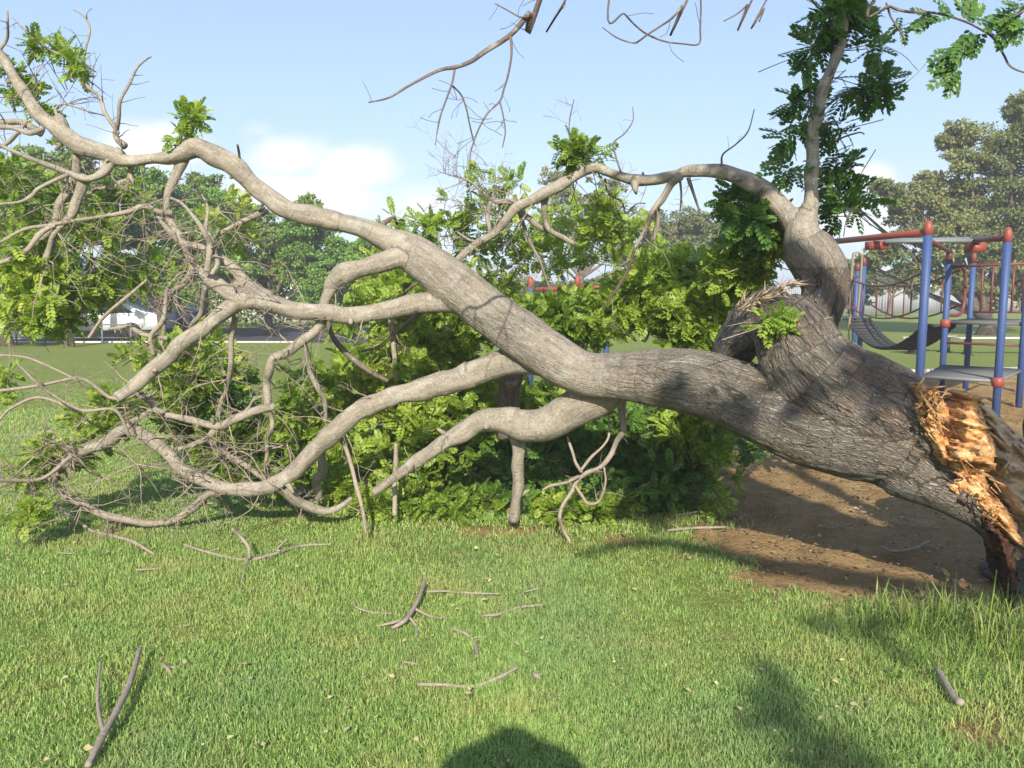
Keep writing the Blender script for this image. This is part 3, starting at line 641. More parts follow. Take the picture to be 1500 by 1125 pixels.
mk('branch', 5.0, 5.2, [(345,460,11),(340,485,10),(335,510,9),(337,540,9),(333,570,8),(327,588,8),(320,610,7)], tw=12, twl=(.15,.4), twk=TK)
mk('branch', 5.0, 5.1, [(245,496,9),(215,487,8),(185,483,7),(160,482,6)], tw=6, twl=(.2,.4), twk=TK)
mk('branch', 5.0, 4.9, [(225,520,9),(220,495,8),(238,465,8),(243,430,7),(250,415,6)], tw=5, twl=(.15,.35), twk=TK)
# down limb in the left centre
mk('limb', 4.98, 5.05, [(510,398,22),(492,420,18),(478,446,17),(464,472,18),(445,497,18),(420,513,17),(402,524,16),(392,540,15),(390,562,13),(391,582,13),(393,598,13)], tw=12, twl=(.15,.5), twk=TK)
mk('branch', 5.05, 5.1, [(402,595,13),(372,605,14),(345,614,13),(318,625,14),(285,618,13),(255,612,11),(236,606,10),(218,590,10),(199,575,9)], tw=12, twl=(.15,.4), twk=TK)
mk('branch', 5.05, 5.1, [(240,604,9),(222,603,9),(205,610,9),(192,620,9),(183,628,9)])
mk('branch', 5.05, 5.2, [(393,600,8),(396,615,8),(396,628,8),(389,645,7),(388,662,7),(386,682,6),(388,700,5)], tw=8, twl=(.1,.3), twk=TK)
mk('branch', 5.1, 5.0, [(318,627,13),(306,640,10),(285,650,8),(262,658,7)], tw=6, twl=(.15,.4), twk=TK)
mk('branch', 5.0, 5.2, [(445,502,9),(450,525,9),(455,548,9),(466,570,9),(474,590,9),(477,618,8)], tw=8, twl=(.15,.35), twk=TK)
mk('branch', 5.3, 5.3, [(480,470,9),(488,495,9),(505,515,9),(530,532,9),(568,558,8)], mat=M_barkdark)
mk('branch', 5.1, 5.1, [(392,578,6),(375,585,5),(362,600,5),(350,610,5)])
# the low forward limb that sweeps to the ground
o, p3, _ = mk('limb', 5.0, 5.2, [(690,548,37),(660,559,36),(620,570,33),(580,578,32),(540,594,32),(505,620,30),(468,654,29),(432,690,28),(408,707,27),(375,715,23),(335,716,21),(300,705,21),(270,686,20),(243,662,19),(215,640,20),(186,630,20),(152,648,20),(118,662,21),(95,678,20),(73,696,15),(50,714,9),(30,730,6)], wig=0, tw=30, twl=(.15,.5), twk=TK)
mk('branch', 5.15, 5.2, [(112,662,14),(95,652,11),(80,643,10),(72,634,9),(62,640,7)], label='short stub with a rusty orange broken tip', blunt=True)
mk('branch', 5.15, 5.3, [(96,672,10),(80,705,9),(95,722,12),(125,742,13),(160,755,13),(205,763,12),(240,766,9)], mat=M_barkpale, tw=12, twl=(.15,.4), twk=TK)
mk('branch', 5.1, 5.3, [(335,712,16),(310,724,14),(285,742,14),(262,755,13),(243,767,9)], tw=8, twl=(.1,.35), twk=TK)
mk('branch', 5.1, 5.35, [(395,706,18),(420,722,17),(445,738,16),(468,749,16),(492,742,12),(515,730,8)], tw=6, twl=(.1,.3), twk=TK)
mk('branch', 5.3, 5.5, [(480,640,15),(474,665,16),(470,690,15),(462,705,15),(466,730,17)], label=None)
mk('branch', 5.2, 5.3, [(300,640,9),(330,665,9),(370,690,9),(400,712,9),(440,722,10)], mat=M_barkpale)
mk('branch', 5.0, 4.6, [(105,668,8),(60,700,6),(20,705,6),(-20,702,7)], mat=M_barkpale, tw=8, twl=(.15,.4), twk=TK)
mk('branch', 5.0, 4.7, [(190,640,6),(170,600,5),(120,603,6),(75,578,5),(50,558,5),(25,532,3)], mat=M_barkpale, tw=5, twl=(.15,.4), twk=TK)
mk('branch', 5.0, 4.8, [(210,576,6),(165,582,6),(120,558,6),(60,561,6),(0,570,6),(-30,575,6)], mat=M_barkpale, tw=4, twl=(.1,.3), twk=TK)
mk('branch', 4.9, 4.8, [(115,558,4),(80,540,4),(40,525,4),(0,520,4)], mat=M_barkpale)
mk('branch', 5.0, 4.8, [(120,603,5),(60,625,5),(20,600,4),(60,575,5),(0,625,4)][:1]+[(62,580,5),(20,600,5),(0,618,5),(-20,630,5)], mat=M_barkpale)
mk('branch', 4.9, 4.8, [(155,470,6),(130,495,5),(150,465,6),(180,440,6),(215,410,5)][1:], mat=M_barkpale)
mk('branch', 4.9, 5.0, [(0,385,8),(30,372,9),(60,342,9),(80,330,8)])
# lower middle limb with its prop
o, p4, _ = mk('limb', 5.0, 5.15, [(755,620,43),(728,614,37),(700,620,33),(670,637,29),(640,653,24),(615,671,21),(595,688,18),(575,702,14),(548,722,12)], wig=0, tw=6, twl=(.1,.35), twk=TK)
mk('branch', 5.1, 5.25, [(752,625,26),(758,650,19),(759,680,18),(757,715,18),(754,745,18),(752,762,18)], rough=.1)
mk('branch', 5.4, 5.6, [(748,545,34),(741,600,28),(738,640,22)], mat=M_barkdark)
0 and mk('branch', 5.6, 5.8, [(705,640,22),(700,665,24),(690,700,24),(680,735,20)], mat=M_barkdark)
# dead hanging spray
DS = dict(mat=M_barkpale, rough=.1)
mk('branch', 5.1, 5.0, [(913,575,12),(913,605,12),(912,630,11),(900,648,9),(890,668,9),(880,685,9),(862,690,8),(848,700,8),(838,720,7),(826,740,7),(822,756,7),(828,776,6),(836,796,5)], **DS, tw=10, twl=(.08,.25), twk=dict(depth=1, droop=-.2, rmin=.002))
mk('branch', 5.0, 5.1, [(852,692,6),(846,675,5),(836,660,5),(831,640,4)], **DS)
mk('branch', 5.0, 5.15, [(850,690,5),(868,672,5),(880,655,4),(893,635,4),(892,610,3)], **DS)
mk('branch', 5.0, 4.85, [(848,698,6),(828,703,5),(810,712,5),(795,718,4)], **DS, tw=3, twl=(.08,.2), twk=dict(depth=0))
mk('branch', 5.0, 4.9, [(843,712,5),(850,730,5),(860,738,5),(874,734,4.5),(884,712,4),(885,685,3)], **DS, tw=6, twl=(.06,.2), twk=dict(depth=1))
# leaning stick and others round the foot
mk('branch', 5.15, 4.95, [(498,640,7),(508,665,7.5),(518,700,7),(527,740,7),(536,780,6)], mat=M_barkpale, label='pale leaning stick reaching the lawn')
mk('branch', 5.4, 5.3, [(580,650,6),(578,700,7),(578,755,7)], mat=M_bark)
# upright leafy limb
o, pu, _ = mk('limb', 4.82, 4.9, [(1182,345,30),(1186,310,22),(1188,280,20),(1190,245,20),(1188,215,20),(1192,185,20),(1200,155,19),(1210,125,18),(1220,95,16),(1233,65,14),(1238,35,12),(1244,0,10),(1250,-40,8)], wig=0, tw=14, twl=(.12,.35), twk=dict(depth=1, droop=0), twmat=M_barkdark)
mk('branch', 4.9, 4.8, [(1222,208,4),(1240,203,3),(1258,192,2.5),(1266,197,2)], mat=M_barkdark)
# arching limb over the middle
o, pa, _ = mk('limb', 4.9, 5.5, [(1135,295,29),(1112,274,27),(1080,258,24),(1045,250,21),(1012,250,21),(985,257,17),(955,262,17),(925,264,18),(895,254,13),(868,247,17),(840,260,18),(812,276,20),(785,291,18),(758,302,15),(742,322,13),(725,340,12),(700,356,12),(676,375,11),(660,390,9)], wig=0, tw=14, twl=(.15,.5), twk=dict(depth=2, droop=.25, rmax=.004), twmat=M_barkpale)
mk('branch', 5.1, 5.1, [(930,268,13),(931,278,8),(932,284,3)])
mk('branch', 5.35, 5.5, [(800,280,12),(798,300,10),(800,320,9),(806,336,9),(822,347,9),(843,358,8)])
mk('branch', 5.4, 5.5, [(755,306,9),(770,318,9),(785,328,10),(803,338,9)])
mk('branch', 5.4, 5.6, [(762,296,9),(742,294,9),(722,294,8),(705,285,5),(685,268,4),(660,255,3),(640,250,2)], tw=40, twl=(.15,.45), twk=dict(depth=2, droop=.25, rmin=.002, rmax=.0028))
mk('branch', 5.4, 5.5, [(718,296,7),(716,318,8),(720,335,7),(715,352,6),(690,352,4),(670,340,3)], tw=8, twl=(.15,.35), twk=dict(depth=1, droop=.1))
mk('branch', 5.0, 5.2, [(997,258,15),(982,272,12),(968,290,11),(958,308,10),(950,333,8),(930,363,6)], tw=5, twl=(.1,.3), twk=dict(depth=1))
mk('branch', 5.1, 5.2, [(962,300,9),(963,325,8),(956,352,7)])
mk('branch', 5.0, 5.0, [(1008,260,6),(1016,285,4),(1026,313,2.5)], mat=M_barkdark)
mk('branch', 5.0, 5.1, [(996,262,4),(978,305,3),(972,300,3),(990,300,3),(998,310,2)][:1]+[(998,285,3),(996,310,2)], mat=M_barkdark, tw=4, twl=(.08,.2), twk=dict(depth=1, rmin=.002))
mk('branch', 4.95, 5.0, [(1057,242,4),(1060,228,3),(1082,212,2.5),(1098,190,2.5),(1105,160,1.6)], mat=M_barkdark, tw=2, twl=(.05,.1), twk=dict(depth=0, rmin=.0015, rmax=.002))
mk('branch', 5.15, 5.2, [(910,254,4),(902,230,3),(901,212,3),(918,192,2.5),(925,180,2),(927,157,1.6)], mat=M_barkdark, tw=4, twl=(.05,.15), twk=dict(depth=0, rmin=.0015, rmax=.002))
mk('branch', 5.3, 5.3, [(842,255,5),(838,225,4),(836,200,3),(838,172,2.2),(841,145,1.5)], mat=M_barkdark, tw=8, twl=(.06,.2), twk=dict(depth=1, rmin=.0015, rmax=.002))
mk('branch', 5.3, 5.4, [(886,262,4),(890,285,3),(912,298,3),(920,310,3),(930,300,2),(945,298,2)], mat=M_barkdark, tw=4, twl=(.06,.2), twk=dict(depth=1))
mk('branch', 5.5, 5.8, [(760,310,7),(775,345,6),(790,385,5),(805,425,5)], mat=M_bark, tw=6, twl=(.15,.4), twk=TK)
mk('branch', 5.5, 5.9, [(930,365,6),(920,400,6),(885,445,5),(870,470,5)], mat=M_barkdark, tw=6, twl=(.15,.4), twk=TK)
mk('branch', 5.6, 5.9, [(660,380,6),(640,395,5),(600,420,5),(585,440,5)], mat=M_barkdark, tw=6, twl=(.15,.4), twk=TK)
mk('branch', 5.6, 5.8, [(620,455,8),(590,480,6),(560,505,6),(530,515,5)], mat=M_barkdark, tw=6, twl=(.15,.4), twk=TK)
mk('branch', 5.7, 5.8, [(570,440,9),(575,480,9),(579,520,8),(580,555,8)], tw=6, twl=(.15,.4), twk=TK)
0 and mk('branch', 4.9, 5.3, [(1130,442,20),(1095,455,14),(1050,440,12),(1000,435,12),(950,460,14),(930,480,10)], mat=M_barkdark, tw=8, twl=(.15,.5), twk=TK)
mk('branch', 5.1, 5.0, [(352,238,4),(350,225,4),(348,212,3)], mat=M_barkdark)
mk('branch', 5.3, 5.5, [(560,330,9),(575,320,5),(582,328,4)], mat=M_barkdark, tw=2, twl=(.1,.2), twk=dict(depth=0))

# tangle of dead twigs low on the left
for k, (x, y, d) in enumerate([(110,690,5.0),(150,700,5.1),(200,680,5.1),(250,700,5.2),(300,690,5.2),(60,660,4.9),(350,660,5.1),(420,650,5.2),(160,600,5.0),(230,640,5.1),(310,560,5.2),(120,740,5.1),(250,430,5.0),(200,350,5.0),(120,300,5.1),(320,310,5.2),(270,370,5.1),(380,600,5.1)]):
    m = MB(); tips = []; p = np.array(P(x, y, d)); p[2] = max(p[2], .05)
    for j in range(5 if y > 540 else 2):
        grow(m, p, unit(rng.normal(size=3)*np.array([1, .5, .7])), rng.uniform(.25, .6), rng.uniform(.003, .006), 2, tips, -.05, .5, 2)
    m.build('twigs', M_barkpale, FT, attrs=True)

# --- foliage of the fallen crown
for a in [
 (560,700,6.1,85,60,.5,60,M_leaf),(640,650,6.3,95,80,.6,80,M_leaf),(760,700,6.2,105,60,.6,80,M_leafd),(870,710,6.0,100,48,.5,60,M_leafd),(960,690,6.0,72,62,.55,64,M_leafd),
 (700,590,6.4,140,60,.6,90,M_leaf),(890,620,6.3,120,50,.6,80,M_leafd),(590,540,6.2,90,55,.5,62,M_leaf),(520,570,6.2,55,60,.45,36,M_leaf),(505,690,6.0,40,55,.4,34,M_leaf),
 (1005,640,6.1,60,58,.5,40,M_leaf),(1030,560,5.9,50,60,.4,34,M_leaf),(1050,650,6.3,55,50,.45,13,M_leafd),(1110,645,6.8,90,26,.4,14,M_leafd),(1050,710,6.1,40,24,.3,5,M_leaf),(1180,655,7.2,50,14,.3,6,M_leafd),(440,640,6.0,50,60,.4,30,M_leaf),(620,750,5.7,130,16,.25,30,M_leaf),(860,752,5.6,90,14,.25,22,M_leaf),
 (770,478,6.0,75,38,.45,44,M_leaf),(850,468,6.1,80,34,.5,50,M_leaf),(955,440,6.1,75,52,.5,62,M_leaf),(1010,460,5.9,65,58,.45,55,M_leaf),(1075,400,5.5,45,50,.35,34,M_leaf),(1110,350,5.2,42,42,.3,30,M_leaf),
 (1085,300,5.1,30,26,.2,10,M_leafd),(640,480,6.3,85,48,.5,48,M_leaf),(580,440,6.5,65,48,.5,24,M_leafb),(650,420,6.6,60,48,.4,20,M_leafb),(880,320,5.7,26,38,.25,18,M_leaf),
 (850,228,5.3,34,18,.18,12,M_leaf),(275,172,5.2,24,16,.12,5,M_leafb),(265,205,5.2,14,14,.1,3,M_leaf),(602,335,6.2,55,20,.3,10,M_leafb),(650,340,6.2,60,30,.3,12,M_leafb),(760,330,6.0,60,40,.35,14,M_leafb),(715,265,5.6,10,10,.1,2,M_leafb),(757,268,5.6,10,10,.1,2,M_leafb),(690,252,5.6,5,5,.06,1,M_leafb),
 (910,365,6.0,80,36,.4,10,M_leaf),(720,420,6.3,50,35,.4,18,M_leafb),
 (290,560,5.8,65,75,.4,60,M_leaf),(330,600,5.8,50,60,.35,32,M_leafd),(235,520,5.7,50,25,.3,14,M_leaf),(180,590,5.4,60,22,.3,16,M_leaf),(140,620,5.3,50,30,.25,14,M_leaf),(80,665,5.2,55,22,.25,16,M_leaf),
 (0,560,5.0,14,20,.12,3,M_leaf),(60,440,5.0,58,40,.35,15,M_leaf),(95,400,5.2,55,38,.3,14,M_leaf),(30,370,5.1,40,32,.3,8,M_leaf),(150,345,5.3,40,26,.3,8,M_leaf),(25,300,5.3,36,36,.3,7,M_leaf),
 (22,120,5.35,26,26,.15,7,M_leaf),(55,150,5.35,18,20,.12,5,M_leaf),(110,95,5.2,16,14,.1,4,M_leaf),(62,66,5.2,26,8,.1,4,M_leaf),(95,75,5.2,12,10,.08,2,M_leaf),(40,752,4.9,38,8,.12,7,M_leafb),
 (70,300,5.6,70,50,.4,14,M_leaf),(60,450,5.4,70,36,.35,26,M_leaf),(130,425,5.5,50,30,.3,14,M_leafb),(180,300,5.8,50,30,.3,8,M_leaf),(215,395,5.7,50,40,.3,12,M_leaf),(330,330,6.2,50,40,.3,12,M_leafb),(10,240,5.4,24,24,.2,5,M_leaf),(40,690,5.2,50,20,.2,10,M_leaf),(700,345,6.3,50,30,.3,12,M_leafb),(800,380,6.4,60,30,.35,14,M_leafb),(690,300,6.0,40,24,.2,6,M_leafb),(820,320,6.3,30,30,.25,8,M_leafb),(920,330,6.2,30,24,.25,7,M_leafb),(560,400,6.6,40,40,.3,14,M_leafb),(1000,395,6.2,60,36,.35,24,M_leaf),(500,470,6.3,40,30,.3,12,M_leaf),(360,650,5.8,60,40,.4,26,M_leaf),(400,690,5.8,60,30,.35,22,M_leaf),(300,640,5.7,40,30,.3,14,M_leaf),(440,580,5.9,30,45,.3,16,M_leaf),(1050,745,5.6,30,8,.15,5,M_leaf),(1130,465,4.2,20,18,.08,4,M_leaf)]:
    clump(*a[:6], int(a[6]*(2.6 if a[6] > 20 else 1.8)), a[7], parent=FT, size=.47 if a[6] > 20 else .42)
# sprays on the upright limb
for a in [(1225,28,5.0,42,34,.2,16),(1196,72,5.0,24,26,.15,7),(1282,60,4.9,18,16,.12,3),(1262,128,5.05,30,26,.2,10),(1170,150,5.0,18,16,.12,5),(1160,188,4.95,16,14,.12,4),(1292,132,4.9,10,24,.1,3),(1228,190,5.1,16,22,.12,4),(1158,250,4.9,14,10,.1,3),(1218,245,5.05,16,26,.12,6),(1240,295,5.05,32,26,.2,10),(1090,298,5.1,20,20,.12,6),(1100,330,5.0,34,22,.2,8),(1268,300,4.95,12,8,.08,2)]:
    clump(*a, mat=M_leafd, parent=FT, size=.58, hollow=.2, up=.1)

# ------------------------------------------------------------------ tree that leans over the camera (its trunk is beside the photographer)
OT = empty('standing_tree', (3.6, -3.2, 0), 'standing tree whose thin bare twigs hang into the top of the view', 'tree')
def wpath(px, world): return np.vstack([px, np.array(world)])
m = MB(); tube(m, spline([(3.6,-3.2,-.1,.34),(3.55,-3.2,.5,.27),(3.4,-3.1,1.6,.24),(3.1,-2.9,2.8,.22),(2.8,-2.6,3.8,.18)], step=.08), rough=.08); m.build('trunk', M_bark, OT, smooth=True, attrs=True)
LB = {'a': [(2.8,-2.6,3.8,.14),(2.2,-1.5,4.5,.09),(1.5,-.1,4.8,.06),(.9,1.2,4.6,.035)], 'b': [(2.8,-2.6,3.8,.12),(2.6,-1.0,4.6,.08),(2.0,1.0,4.9,.05),(1.5,2.6,4.6,.02)],
      'c': [(2.8,-2.6,3.7,.13),(1.6,-3.4,4.6,.09),(.9,-4.0,5.2,.05),(.4,-4.6,5.4,.03)], 'd': [(2.8,-2.6,3.8,.12),(3.6,-1.4,4.8,.08),(3.8,.6,5.0,.05),(3.2,2.6,4.6,.02)], 'e': [(2.8,-2.6,3.8,.12),(3.2,-3.8,4.8,.08),(2.7,-4.8,5.6,.04)],
      'f': [(2.8,-2.6,3.8,.12),(2.3,-3.0,4.9,.08),(1.9,-3.2,5.8,.04)]}
for k, pts in LB.items():
    p = spline(pts, step=.06); m = MB(); tube(m, p, rough=.06); o = m.build('limb', M_bark, OT, smooth=True, attrs=True)
    if k in 'cef':
        t, tips = spawn(p, 4, .4, .8, rmul=.3, rmax=.01, depth=1, kids=2); t.build('twigs', M_barkdark, o, attrs=True)
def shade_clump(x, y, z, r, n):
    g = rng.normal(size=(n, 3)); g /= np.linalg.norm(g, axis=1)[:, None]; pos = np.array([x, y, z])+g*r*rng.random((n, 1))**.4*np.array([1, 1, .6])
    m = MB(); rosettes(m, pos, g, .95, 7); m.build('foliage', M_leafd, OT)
SHADE = [(1.0,-3.0,5.15,.22,8),(1.7,-3.1,5.4,.22,5),(1.5,-6.1,5.0,.75,4),(1.85,.8,5.0,.4,34),(1.9,.8,5.6,.4,40),(1.95,.9,6.2,.4,34),(1.55,1.0,4.75,.25,14)]  # unseen leaf clumps added overhead to shade the trunk, upright limb and lawn
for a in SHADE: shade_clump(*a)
def hang(name, d0, d1, pts, root=None, tw=0, twl=(.04, .12), mat=M_barkdark):
    p = px_path(d0, d1, pts, .03)
    if root is not None: p = np.vstack([np.array(root), p])
    p = spline(p); m = MB(); tube(m, p, rough=.12); o = m.build(name, mat, OT, smooth=True, attrs=True)
    if tw:
        t, _ = spawn(p, tw, twl[0], twl[1], depth=0, rmin=.0012, rmax=.0022, start=.25, crook=.6); t.build('twigs', mat, o, attrs=True)
hang('branch', 3.2, 3.2, [(792,-5,8.5),(775,20,8.5),(747,52,8),(710,76,7.5),(690,90,6.5),(668,98,6),(650,101,5),(632,108,4.5),(600,125,3.5),(570,143,3),(540,150,2)], [(.9,1.2,4.6,.035),(.6,2.2,4.0,.018)], 14)
hang('branch', 3.2, 3.15, [(748,54,4.5),(749,80,3.6),(744,110,3.4),(738,130,3.2),(732,148,3),(715,165,2.8),(703,185,2.6),(695,205,2.4),(689,225,2.2),(688,245,1.6)], None, 10)
hang('branch', 3.2, 3.2, [(732,148,2.8),(737,170,2.5),(740,193,2.2),(736,216,1.5)], None, 4)
hang('branch', 3.2, 3.1, [(667,98,4),(663,120,3.4),(656,140,3),(646,168,2.6),(641,190,2.4),(638,212,1.6)], None, 8)
hang('branch', 3.2, 3.25, [(661,124,3.2),(675,138,3),(683,158,2.8),(688,182,2.6),(694,208,2),(697,214,1.5)], None, 6)
hang('branch', 3.2, 3.2, [(775,24,3.5),(762,25,2.5),(745,16,2.2),(725,5,1.8)], None, 3)
hang('branch', 3.3, 3.4, [(893,-8,3.2),(915,20,3),(932,38,3),(948,50,3.2),(972,60,2.8),(1000,64,2.6),(1024,64,2.6),(1026,40,2.8),(1027,10,3),(1026,-15,3)], [(1.5,2.6,4.6,.006),(.6,3.2,3.9,.006)], 10)
hang('branch', 3.3, 3.3, [(1012,-12,4),(1000,8,3.6),(985,26,3.2),(965,40,3),(948,51,3),(936,60,3),(928,63,2.6),(905,56,2.4),(882,40,1.6)], [(1.5,2.6,4.6,.006)], 9)
hang('branch', 3.4, 3.4, [(1128,-10,3),(1120,12,2.6),(1112,32,1.8)], [(1.8,2.9,4.3,.006)])
hang('branch', 3.4, 3.4, [(1105,-8,3.4),(1095,6,3),(1080,20,2.6),(1060,31,1.8)], [(1.6,2.8,4.4,.007)], 3)
hang('branch', 3.3, 3.3, [(833,-8,3),(828,4,2.6),(824,13,1.8)], [(1.5,2.6,4.6,.01)])
hang('branch', 3.7, 3.7, [(1286,-10,5),(1305,9,4.5),(1330,17,4),(1370,19,3.6),(1410,30,3.4),(1435,42,3.2),(1455,56,3),(1470,80,3),(1480,97,3),(1500,106,2.6),(1530,112,2)], [(3.2,2.6,4.6,.02),(2.2,3.2,3.9,.01)], 10)
hang('branch', 3.7, 3.7, [(1298,4,3.4),(1305,25,3),(1318,45,2.6),(1329,66,1.6)], None, 4)
hang('branch', 3.6, 3.6, [(1520,-10,4),(1500,15,3.4),(1480,25,3),(1462,20,2)], [(3.4,2.5,4.4,.012)], 4)
def spray(px, py, d, n, ang, size, parent=OT):
    c = np.repeat(np.array(P(px, py, d))[None], n, 0)+rng.normal(size=(n, 3))*.012
    a = np.radians(rng.normal(ang, 28, n)); x = np.stack([np.cos(a), rng.normal(0, .35, n), np.sin(a)], 1); up = np.stack([rng.normal(0, .3, n), np.full(n, -.8), np.full(n, .6)], 1)
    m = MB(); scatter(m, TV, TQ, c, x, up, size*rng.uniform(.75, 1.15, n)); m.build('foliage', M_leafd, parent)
for a in [(1392,22,3.7,4,150,.47),(1376,20,3.7,3,200,.41),(1425,35,3.7,4,20,.41),(1415,30,3.7,4,80,.45),(1440,45,3.7,3,0,.38),(1400,70,3.7,4,230,.38),(1428,48,3.7,6,238,.47),(1410,85,3.7,6,215,.47),(1400,105,3.7,5,235,.45),(1488,22,3.6,6,250,.45),(1500,30,3.6,4,200,.45),(1500,10,3.6,4,150,.41),(1320,30,3.8,3,260,.38)]: spray(*a)

# ------------------------------------------------------------------ park trees in the distance
LV = np.array([(0,0,0),(.35,.36,.05),(1,0,-.08),(.35,-.36,.05)]); LQ = np.array([[0,1,2,3]])
def park_tree(name, label, bx, by_, d, blobs, mat, leaf=.16, dens=1.0, trunk_w=.3, group='trees round the edge of the park', forkz=.35, lean=0, bark=None, multi=1, extra=None):
    """blobs: (px,py,r_px[,depth offset])"""
    b = G(bx, by_); d = b.y if d is None else d
    base = np.array([P(bx, by_, d).x, d, 0.])
    root = empty(name, tuple(base), label, 'tree', group)
    cs = []
    for q in blobs:
        dd = d+(q[3] if len(q) > 3 else random.uniform(-1, 1)*q[2]*d/F*.8); c = P(q[0], q[1], dd); cs.append((np.array(c), q[2]*dd/F))
    top = np.mean([c for c, r in cs], axis=0); zmin = min(c[2]-r for c, r in cs); fz = max(.8, zmin*.9+forkz)
    m = MB()
    for t_ in range(multi):
        off = np.array([random.uniform(-.5, .5), random.uniform(-.3, .3), 0])*(t_ > 0)
        fork = base+off*1.6+np.array([(top[0]-base[0])*.15+lean, 0, fz]); rw = trunk_w*(1 if t_ == 0 else .7)
        tp = spline([np.r_[base+off+[0, 0, -.1], rw*.85], np.r_[base+off+[0, 0, .25], rw*.58], np.r_[(base+off+fork)/2+[random.uniform(-.1, .1), 0, 0], rw*.5], np.r_[fork, rw*.42]], step=.15); tube(m, tp, sides=14, rough=.1)
    m.build('trunk', bark or M_barkbg, root, smooth=True, attrs=True)
    m = MB()
    for c, r in cs:
        mid = fork*.45+c*.55+np.array([rng.normal()*.2, rng.normal()*.2, -.25*abs(c[0]-fork[0])*.3+.15]); rr = trunk_w*.26
        lp = spline([np.r_[fork-[0, 0, .2], rr*1.2], np.r_[mid, rr*.6], np.r_[c, rr*.22]], step=.25); tube(m, lp, sides=7, rough=.1)
        for _ in range(5):
            g = unit(rng.normal(size=3)+[0, 0, .3]); e = c+g*r*.9; st = lp[int(len(lp)*rng.uniform(.6, .98)), :3]
            tube(m, spline([np.r_[st, rr*.25], np.r_[(st+e)/2+rng.normal(size=3)*.1*r, rr*.15], np.r_[e, .01]], n=4), sides=4)
    m.build('limbs', bark or M_barkbg, root, smooth=True, attrs=True)
    m = MB()
    for c, r in cs:
        ns = max(12, int(40*dens)); g = rng.normal(size=(ns, 3)); g /= np.linalg.norm(g, axis=1)[:, None]
        sub = c+g*(r*rng.uniform(.3, 1.18, (ns, 1)))*np.array([1.05, 1.05, .8]); sr = r*rng.uniform(.10, .34, ns)
        nl = int(np.clip(150*dens*(r/1.2)**1.2, 40, 420))
        o = rng.normal(size=(ns, nl, 3)); o /= np.linalg.norm(o, axis=2)[..., None]; o *= rng.random((ns, nl, 1))**.45
        pos = (sub[:, None]+o*sr[:, None, None]*np.array([1.35, 1.35, .62])).reshape(-1, 3)
        x = o.reshape(-1, 3)+rng.normal(size=(len(pos), 3))*.7+np.array([0, 0, -.1]); up = np.array([0, -.5, 1.])+rng.normal(size=(len(pos), 3))*.6
        scatter(m, LV, LQ, pos, x, up, leaf*.72*rng.uniform(.5, 1.3, len(pos)))
    m.build('foliage', mat, root)
    return root
park_tree('park_tree', 'dark leafy tree at the far left edge of the park beside the white building', 8, 505, 24.5, [(-30,300,62),(20,262,45),(10,330,55),(60,300,42),(35,385,50),(-20,420,60),(20,440,48),(-60,360,60)], M_bgleaf, .17, 1.1, .34)
park_tree('park_tree', 'tall tree with bare lower trunk in front of the white building', 101, 507, 24, [(70,250,40),(110,240,36),(150,270,40),(95,300,40),(190,290,34),(120,335,32),(60,345,30),(160,330,32)], M_bgleaf, .16, 1.0, .24, forkz=.9)
park_tree('park_tree', 'broad green tree behind the dead twigs left of the arched limb', 235, 500, 27, [(215,275,40),(255,310,44),(200,340,40),(300,300,34),(285,350,46),(240,390,44),(190,400,36),(330,390,34),(265,430,30)], M_bggreen, .17, 1.1, .34)
park_tree('park_tree', 'dark pointed tree rising just below the arched limb', 300, 498, 29, [(298,268,20),(290,300,30),(325,320,32),(310,350,30)], M_bgleaf, .17, 1.1, .28)
park_tree('park_tree', 'spreading tree with light crown behind the kinked limb at left centre', 395, 494, 31, [(350,320,32),(385,340,34),(350,385,38),(400,390,36),(420,350,32),(380,430,28),(455,305,22)], M_bgleaf, .18, 1.0, .3)
park_tree('park_tree', 'rounded bright green tree left of the kinked grey limb', 470, 486, 30, [(460,345,30),(490,375,36),(445,385,36),(520,400,34),(480,425,34),(440,330,22),(540,370,26),(545,420,30)], M_bggreen, .15, 1.35, .28)
park_tree('park_tree', 'hazy olive tree behind the bushy centre of the fallen crown', 700, 478, 48, [(640,420,36),(700,430,34),(590,410,30),(560,440,34),(760,425,30),(660,455,30),(800,440,30)], M_bgolive, .3, .9, .4)
park_tree('park_tree', 'feathery grey green tree rising above the arching limb', 850, 474, 40, [(820,258,22),(850,285,30),(805,300,26),(880,310,30),(845,340,38),(900,270,20),(800,355,30),(890,370,34),(925,325,26)], M_bgolive, .2, .55, .3)
park_tree('park_tree', 'wide rust tinged tree behind the right end of the arching limb', 985, 474, 42, [(960,340,30),(1000,335,30),(1040,335,26),(930,375,34),(985,380,38),(1035,380,36),(1065,400,30),(950,420,34),(1010,425,36),(1075,360,16)], M_bgolive, .22, 1.1, .4)
park_tree('park_tree', 'big shade tree with layered boughs behind the blue climbing posts', 1445, 490, 31, [(1400,205,22),(1360,270,20),(1290,275,14),(1440,340,44),(1385,325,30),(1500,420,40),(1250,300,10,1.5),(1400,200,26),(1425,240,34),(1480,215,46),(1530,180,60),(1370,290,34),(1420,300,46),(1480,290,56),(1330,310,28),(1310,290,20),(1560,290,70),(1350,345,30),(1400,360,42),(1470,370,50),(1540,380,60),(1300,365,26),(1345,395,26),(1270,385,16),(1395,410,30),(1560,200,70),(1450,425,26),(1500,160,30)], M_bgolive, .17, 1.05, .55, forkz=.2)
park_tree('park_tree', 'small pale tree seen between the trunk bend and the red cross bar', 1255, 472, 45, [(1240,395,16),(1262,405,20),(1235,425,18),(1275,420,16),(1250,440,18)], M_bgolive, .22, .9, .22)
